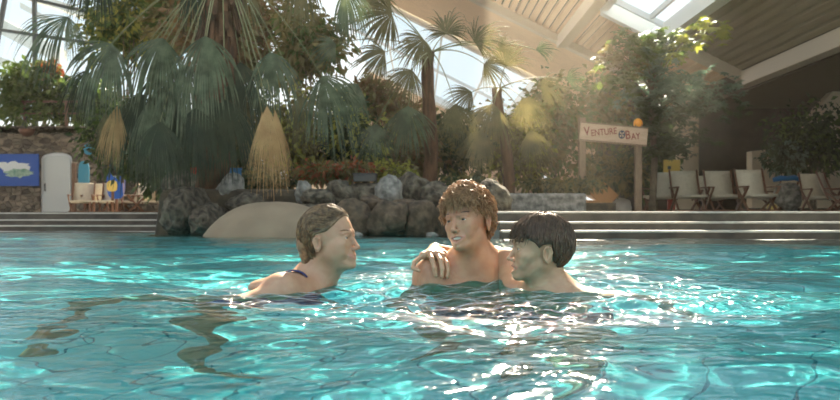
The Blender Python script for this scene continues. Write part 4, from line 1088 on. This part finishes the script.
# small bench table among the left chairs
tb=empty('low_table',gp(101,22.8),0,'low pale table in front of the deck chairs by the rubble wall','table')
mb=MB(); mb.box((0,0,.32),(.55,.4,.03)); mb.build('table_top',M['canvas'],tb)
for a in (-.24,.24):
    for b in (-.15,.15):
        mb=MB(); mb.bar((a,b,0),(a*.9,b,.31),.035,.035); mb.build('leg',M['chairwood'],tb)
# sign on two posts
M['signwood']=mat('weathered_pink_sign_board',(.52,.36,.24),.7,(.60,.43,.30),6,stretch=(1,1,4))
M['postwood']=mat('brown_post',(.20,.13,.08),.7,(.28,.19,.12),8,stretch=(3,3,1))
M['red']=mat('dark_red_paint',(.24,.035,.025),.5); M['inky']=mat('blue_black_paint',(.03,.035,.07),.5)
M['orange']=mat('orange_plastic',(.85,.33,.03),.4)
D=16
pl=P(582,208,D); pr=P(638,208,D); org=Vector(((pl.x+pr.x)/2,D,zd_))
sg=empty('hanging_sign',org,0,'weathered wooden VENTURE BAY sign on two brown posts','sign')
for p,top in ((pl,118),(pr,122)):
    mb=MB(); mb.box((p.x-org.x,0,(P(0,top,D).z-zd_)/2),(.12,.12,P(0,top,D).z-zd_)); mb.build('post',M['postwood'],sg,bevel=.01)
zl=P(0,131.5,D).z-zd_; zr=P(0,137.5,D).z-zd_; x0=P(579,0,D).x-org.x; x1=P(646,0,D).x-org.x
ang=math.atan2(zr-zl,x1-x0); Ls=math.hypot(x1-x0,zr-zl)
Ms=Matrix.Rotation(-ang,3,'Y')
mb=MB(); mb.box(((x0+x1)/2,-.09,(zl+zr)/2),(Ls,.05,.335),M=Ms); bd=mb.build('board',M['signwood'],sg,bevel=.012)
mb=MB()
for s in (-1,1): mb.box(Vector(((x0+x1)/2,-.12,(zl+zr)/2))+Ms@Vector((0,0,s*.155)),(Ls,.02,.022),M=Ms)
mb.build('trim',M['postwood'],bd)
def text(s,size,at,m,parent,rot,ext=.004,sx=1.0,name='lettering',align='LEFT'):
    cu=bpy.data.curves.new(name,'FONT'); cu.body=s; cu.size=size; cu.extrude=ext; cu.offset=size*.012; cu.align_x=align
    ob=bpy.data.objects.new(name,cu); COL.objects.link(ob)
    dg=bpy.context.evaluated_depsgraph_get(); me=bpy.data.meshes.new_from_object(ob.evaluated_get(dg)); bpy.data.objects.remove(ob)
    o=bpy.data.objects.new(name,me); COL.objects.link(o); me.materials.clear(); me.materials.append(m); o.parent=parent; o.location=at; o.rotation_euler=rot; o.scale=(sx,1,1)
    w_=max(v.co.x for v in me.vertices)*sx
    return o,w_
cz=Vector(((x0+x1)/2,-.12,(zl+zr)/2))
cur=-Ls/2+.08
for ch,sz,m in [('V',.215,'red'),('ENTURE',.16,'red'),('@',0,'inky'),('B',.215,'red'),('AY',.16,'red')]:
    if ch=='@':
        c=cz+Ms@Vector((cur+.065,0,.0))
        mb=MB(); n=20
        mb.add([c+Ms@Vector((.062*math.cos(2*PI*j/n),-.004,.075*math.sin(2*PI*j/n))) for j in range(n)],[tuple(range(n))]); mb.build('emblem',M['inky'],bd)
        mb=MB()
        for j in range(4):
            a=PI/2*j+.5; b=c+Vector((0,-.006,0)); mb.add([b,b+Ms@Vector((.05*math.cos(a),0,.06*math.sin(a))),b+Ms@Vector((.042*math.cos(a+.7),0,.05*math.sin(a+.7)))],[(0,1,2)])
        mb.build('emblem_blade',M['signwood'],bd); cur+=.135; continue
    o,w_=text(ch,sz,cz+Ms@Vector((cur,-.003,-.075)),M[m],bd,(PI/2,ang*1.0,0),sx=.78); cur+=w_+.014
mb=MB(); mb.lathe([(0,.0),(.03,.0),(.075,.05),(.085,.1),(.07,.15),(.03,.185),(0,.19)],n=16); o=mb.build('lamp_globe',M['orange'],sg,smooth=True); o.location=(pr.x-org.x,0,P(0,129,D).z-zd_)
# yellow notice board on a red post
M['yellow']=mat('faded_yellow_board',(.62,.40,.07),.6,(.68,.46,.10),5); M['redpost']=mat('red_painted_post',(.42,.06,.03),.5)
p=P(677,170,19.0); yb=empty('notice_board',(p.x,19.4,zd_),0,'faded yellow notice board on a short red post behind the deck chairs','board')
h=p.z-zd_
mb=MB(); mb.box((0,0,h),(.36,.05,.48)); mb.build('board',M['yellow'],yb,bevel=.02)
mb=MB(); mb.box((-.06,-.03,h+.07),(.07,.012,.07)); mb.build('symbol',M['mull'],yb)
mb=MB(); mb.box((0,.04,h/2-.1),(.16,.05,h-.2)); mb.build('post',M['redpost'],yb)
# left: banner, round sign, surf-style boards
M['blue']=mat('banner_blue',(.004,.085,.42),.5); M['teal']=mat('turquoise_sign',(.03,.28,.42),.5); M['wh']=mat('white_print',(.75,.8,.8),.5); M['isl']=mat('island_green_print',(.10,.26,.18),.6,(.45,.6,.5),9)
D=29.9; a=P(-14,186,D); b=P(39,154,D)
bn=empty('banner',((a.x+b.x)/2,D,a.z),0,'blue banner with a picture of a green island, left of the white door','banner')
w_=b.x-a.x; h=b.z-a.z
mb=MB(); mb.box((0,0,h/2),(w_,.04,h)); mb.build('sheet',M['blue'],bn)
rr=random.Random(4)
def blob(cx,cz_,rx,rz,y,m,nm,n=26,k=.22):
    mb=MB(); vs=[(cx+rx*math.cos(2*PI*j/n)*(1+rr.uniform(-k,k)),y,cz_+rz*math.sin(2*PI*j/n)*(1+rr.uniform(-k,k))) for j in range(n)]
    mb.add([(cx,y,cz_)]+vs,[(0,1+j,1+(j+1)%n) for j in range(n)]); mb.build(nm,M[m],bn)
q=P(17,168,D); blob(q.x-bn.location.x,q.z-a.z,.50,.20,-.024,'wh','cloud_print'); q=P(19,173,D); blob(q.x-bn.location.x,q.z-a.z,.44,.15,-.028,'isl','island_print'); q=P(3,165,D); blob(q.x-bn.location.x,q.z-a.z,.22,.10,-.026,'wh','cloud_print')
D=29.85; p=P(88,149,D); o=MB(); n=24; o.add([(.19*math.cos(2*PI*j/n),y,.19*math.sin(2*PI*j/n)) for y in (-.02,.02) for j in range(n)],[tuple(range(n)),tuple(range(2*n-1,n-1,-1))]+[(j+n,(j+1)%n+n,(j+1)%n,j) for j in range(n)])
o=o.build('round_sign',M['teal'],loc=(p.x,29.95,p.z)); props(o,'small round turquoise sign on the rubble wall right of the door','sign')
def board(x,y,D,w_,h_,m,label,cat,name,extra=()):
    p=P(x,y,D); W=w_/F*D; H=h_/F*D; root=empty(name,(p.x,D,zd_),0,label,cat)
    z0=p.z-zd_; n=20; out=[]
    for j in range(n): 
        t=2*PI*j/n; cx,sx_=math.cos(t),math.sin(t); out.append((W/2*abs(cx)**.6*(1 if cx>=0 else -1),z0+H/2*abs(sx_)**.7*(1 if sx_>=0 else -1)))
    mb=MB(); mb.prism(out,-.03,.03); mb.build('panel',M[m],root)
    for dx,dz,rw,rh,mm,nm in extra:
        mb=MB(); mb.add([(dx*W+rw*W*math.cos(2*PI*j/16),-.034,z0+dz*H+rh*H*math.sin(2*PI*j/16)) for j in range(16)],[tuple(range(16))]); mb.build(nm,M[mm],root)
    mb=MB(); mb.box((0,.05,z0/2-H*.1),(.06,.05,max(.1,z0))); mb.build('support',M['chairwood'],root)
    return root
M['ylw']=mat('yellow_print',(.7,.5,.12),.5); M['lilac']=mat('lilac_edge',(.35,.3,.45),.6)
board(116,181,23.4,18,36,'blue','blue surfboard-shaped board with a white oval behind the left deck chairs','board','surf_board',[(.05,.2,.25,.1,'wh','oval_print'),(.45,0,.06,.4,'lilac','edge_stripe')])
board(112,186,23.0,10,11,'ylw','small round yellow sign before the blue surfboard-shaped board','sign','yellow_sign')
board(84,176,27.0,11,30,'teal','narrow turquoise board leaning on the rubble wall','board','leaning_board')
board(84,199,29.2,5,24,'chairwood','slim brown post board right of the white door','post','brown_post') if False else None
# boxes and small things in the planting
M['boxg']=mat('dark_grey_box',(.05,.055,.055),.5); M['blueb']=mat('blue_crate',(.03,.16,.36),.5)
p=P(365,178,11.95); b=empty('equipment_box',(p.x,11.95,p.z-.05),0,'dark grey box lying on the wide boulder','box')
mb=MB(); mb.box((0,0,.045),(.30,.2,.09)); mb.build('body',M['boxg'],b,bevel=.01); mb=MB(); mb.box((0,0,.10),(.32,.22,.02)); mb.build('lid',M['boxg'],b,bevel=.005)
p=P(232,173,13.2); b=empty('blue_crate',(p.x,13.2,p.z-.06),.2,'small blue crate behind the pale upright boulder','crate')
mb=MB(); mb.box((0,0,.06),(.27,.2,.11)); mb.build('body',M['blueb'],b,bevel=.01); mb=MB(); mb.box((0,0,.12),(.29,.22,.02)); mb.build('rim',M['blueb'],b)
M['flower']=mat('red_petals',(.5,.05,.04),.5,trans=.2)
p=P(197,170,13.4); fl_=empty('red_flower',p,0,'red flower in the dark planting above the left rocks','flower')
mb=MB(); rr=random.Random(2)
for j in range(26):
    d=V((rr.gauss(0,1),rr.gauss(0,1)-.4,rr.gauss(0,.7))).normalized(); u=d.orthogonal().normalized()*.03
    mb.add([V((0,0,0)),d*.05+u,d*.10,d*.05-u],[(0,1,2,3)])
mb.build('petals',M['flower'],fl_); mb=MB(); mb.tube([(0,.02,0),(.02,.05,-.3),(.0,.05,-.75)],.01,n=6); mb.build('stem',M['petiole'],fl_)
p=P(787,180,19.4); o=MB(); o.tube([(-.3,0,.0),(-.15,-.03,.04),(.0,0,.03),(.17,.02,.05),(.3,0,.0)],[.05,.06,.055,.06,.04],n=10); o=o.build('blue_towel',M['blueb'],loc=(p.x,19.4,p.z+.0),smooth=True); props(o,'rolled blue towel on top of the bluish rock block','towel')
p=P(772,205,17.6); o=MB(); o.lathe([(0,-.1),(.05,-.087),(.087,-.05),(.1,0),(.087,.05),(.05,.087),(0,.1)],n=20); o=o.build('yellow_ball',M['ylw'],loc=(p.x,17.6,zd_+.1),smooth=True); props(o,'small yellow ball on the deck between the chairs','ball')
# sun lounger and bundle beneath the sign
D=17.3; p=P(591,200,D); lg=empty('sun_lounger',(p.x,D,zd_),0,'low orange lounger beneath the hanging sign\'s left post','lounger')
M['orfab']=mat('orange_fabric',(.5,.24,.09),.7)
mb=MB(); mb.box((-.1,0,.22),(.5,.5,.06)); mb.build('seat',M['orfab'],lg,bevel=.01)
mb=MB(); mb.bar((.12,0,.24),(.36,0,.5),.45,.05,up=(0,1,0)); mb.build('backrest',M['orfab'],lg)
for a in (-.3,.1):
    for b_ in (-.2,.2): mb=MB(); mb.bar((a,b_,0),(a,b_,.2),.03,.03); mb.build('leg',M['chairwood'],lg)
M['pale']=mat('pale_cloth',(.6,.56,.5),.8)
for x,D,s,l in ((600,17.8,.14,'white towel bundle right of the orange lounger'),(548,16.9,.001,''),(622,18.4,.2,'rounded pale bundle seen below the hanging sign')):
    if not l: continue
    p=P(x,200,D); b=bmesh.new(); bmesh.ops.create_icosphere(b,subdivisions=3,radius=s)
    for v in b.verts: v.co*=1+.18*NZ.noise(v.co*9+Vector((x,0,0))); v.co.z=max(v.co.z,-s*.6)
    me=bpy.data.meshes.new('towel_bundle'); b.to_mesh(me); b.free(); me.materials.append(M['pale']); me.polygons.foreach_set('use_smooth',[True]*len(me.polygons)); o=bpy.data.objects.new('towel_bundle',me); COL.objects.link(o); o.location=(p.x,D,zd_+s*.6); props(o,l,'towel')
D=17; p=P(551,190,D); tt=empty('play_tent',(p.x,D,.44),0,'small pinkish cloth tent among the shrubs behind the boy','tent')
M['pinkcl']=mat('pinkish_cloth',(.52,.36,.28),.8)
z1=P(0,176,D).z-.44; mb=MB(); 
for a,b_ in (((-.28,-.15),(-.02,-.22)),((.02,-.22),(.30,-.15)),((.30,-.15),(.2,.25)),((-.2,.25),(-.28,-.15))): mb.add([(0,0,z1),(a[0],a[1],0),(b_[0],b_[1],0)],[(0,1,2)])
mb.build('cloth',M['pinkcl'],tt); mb=MB(); mb.tube([(0,0,0),(0,0,z1+.04)],.015,n=6); mb.build('pole',M['chairwood'],tt)

p=P(74,188,27.5); o=MB(); o.box((0,0,(P(0,163,27.5).z-zd_)/2),(.13,.1,P(0,163,27.5).z-zd_)); o=o.build('wooden_post',M['chairwood'],loc=(p.x,27.5,zd_),bevel=.01); props(o,'slim brown wooden post just right of the white door','post')
p=P(27,131,29.7); hb_=empty('hanging_basket',p,0,'dark round basket hanging at the top of the rubble wall above the banner','basket')
mb=MB(); mb.lathe([(0,-.2),(.12,-.18),(.22,-.08),(.27,.05),(.25,.06),(.2,-.05),(0,-.12)],n=20); mb.build('bowl',M['rail'],hb_,smooth=True)
for a in (0,2.1,4.2):
    mb=MB(); mb.bar((.25*math.cos(a),.2*math.sin(a)-.03,.05),(0,0,.5),.012,.012); mb.build('cord',M['mull'],hb_)
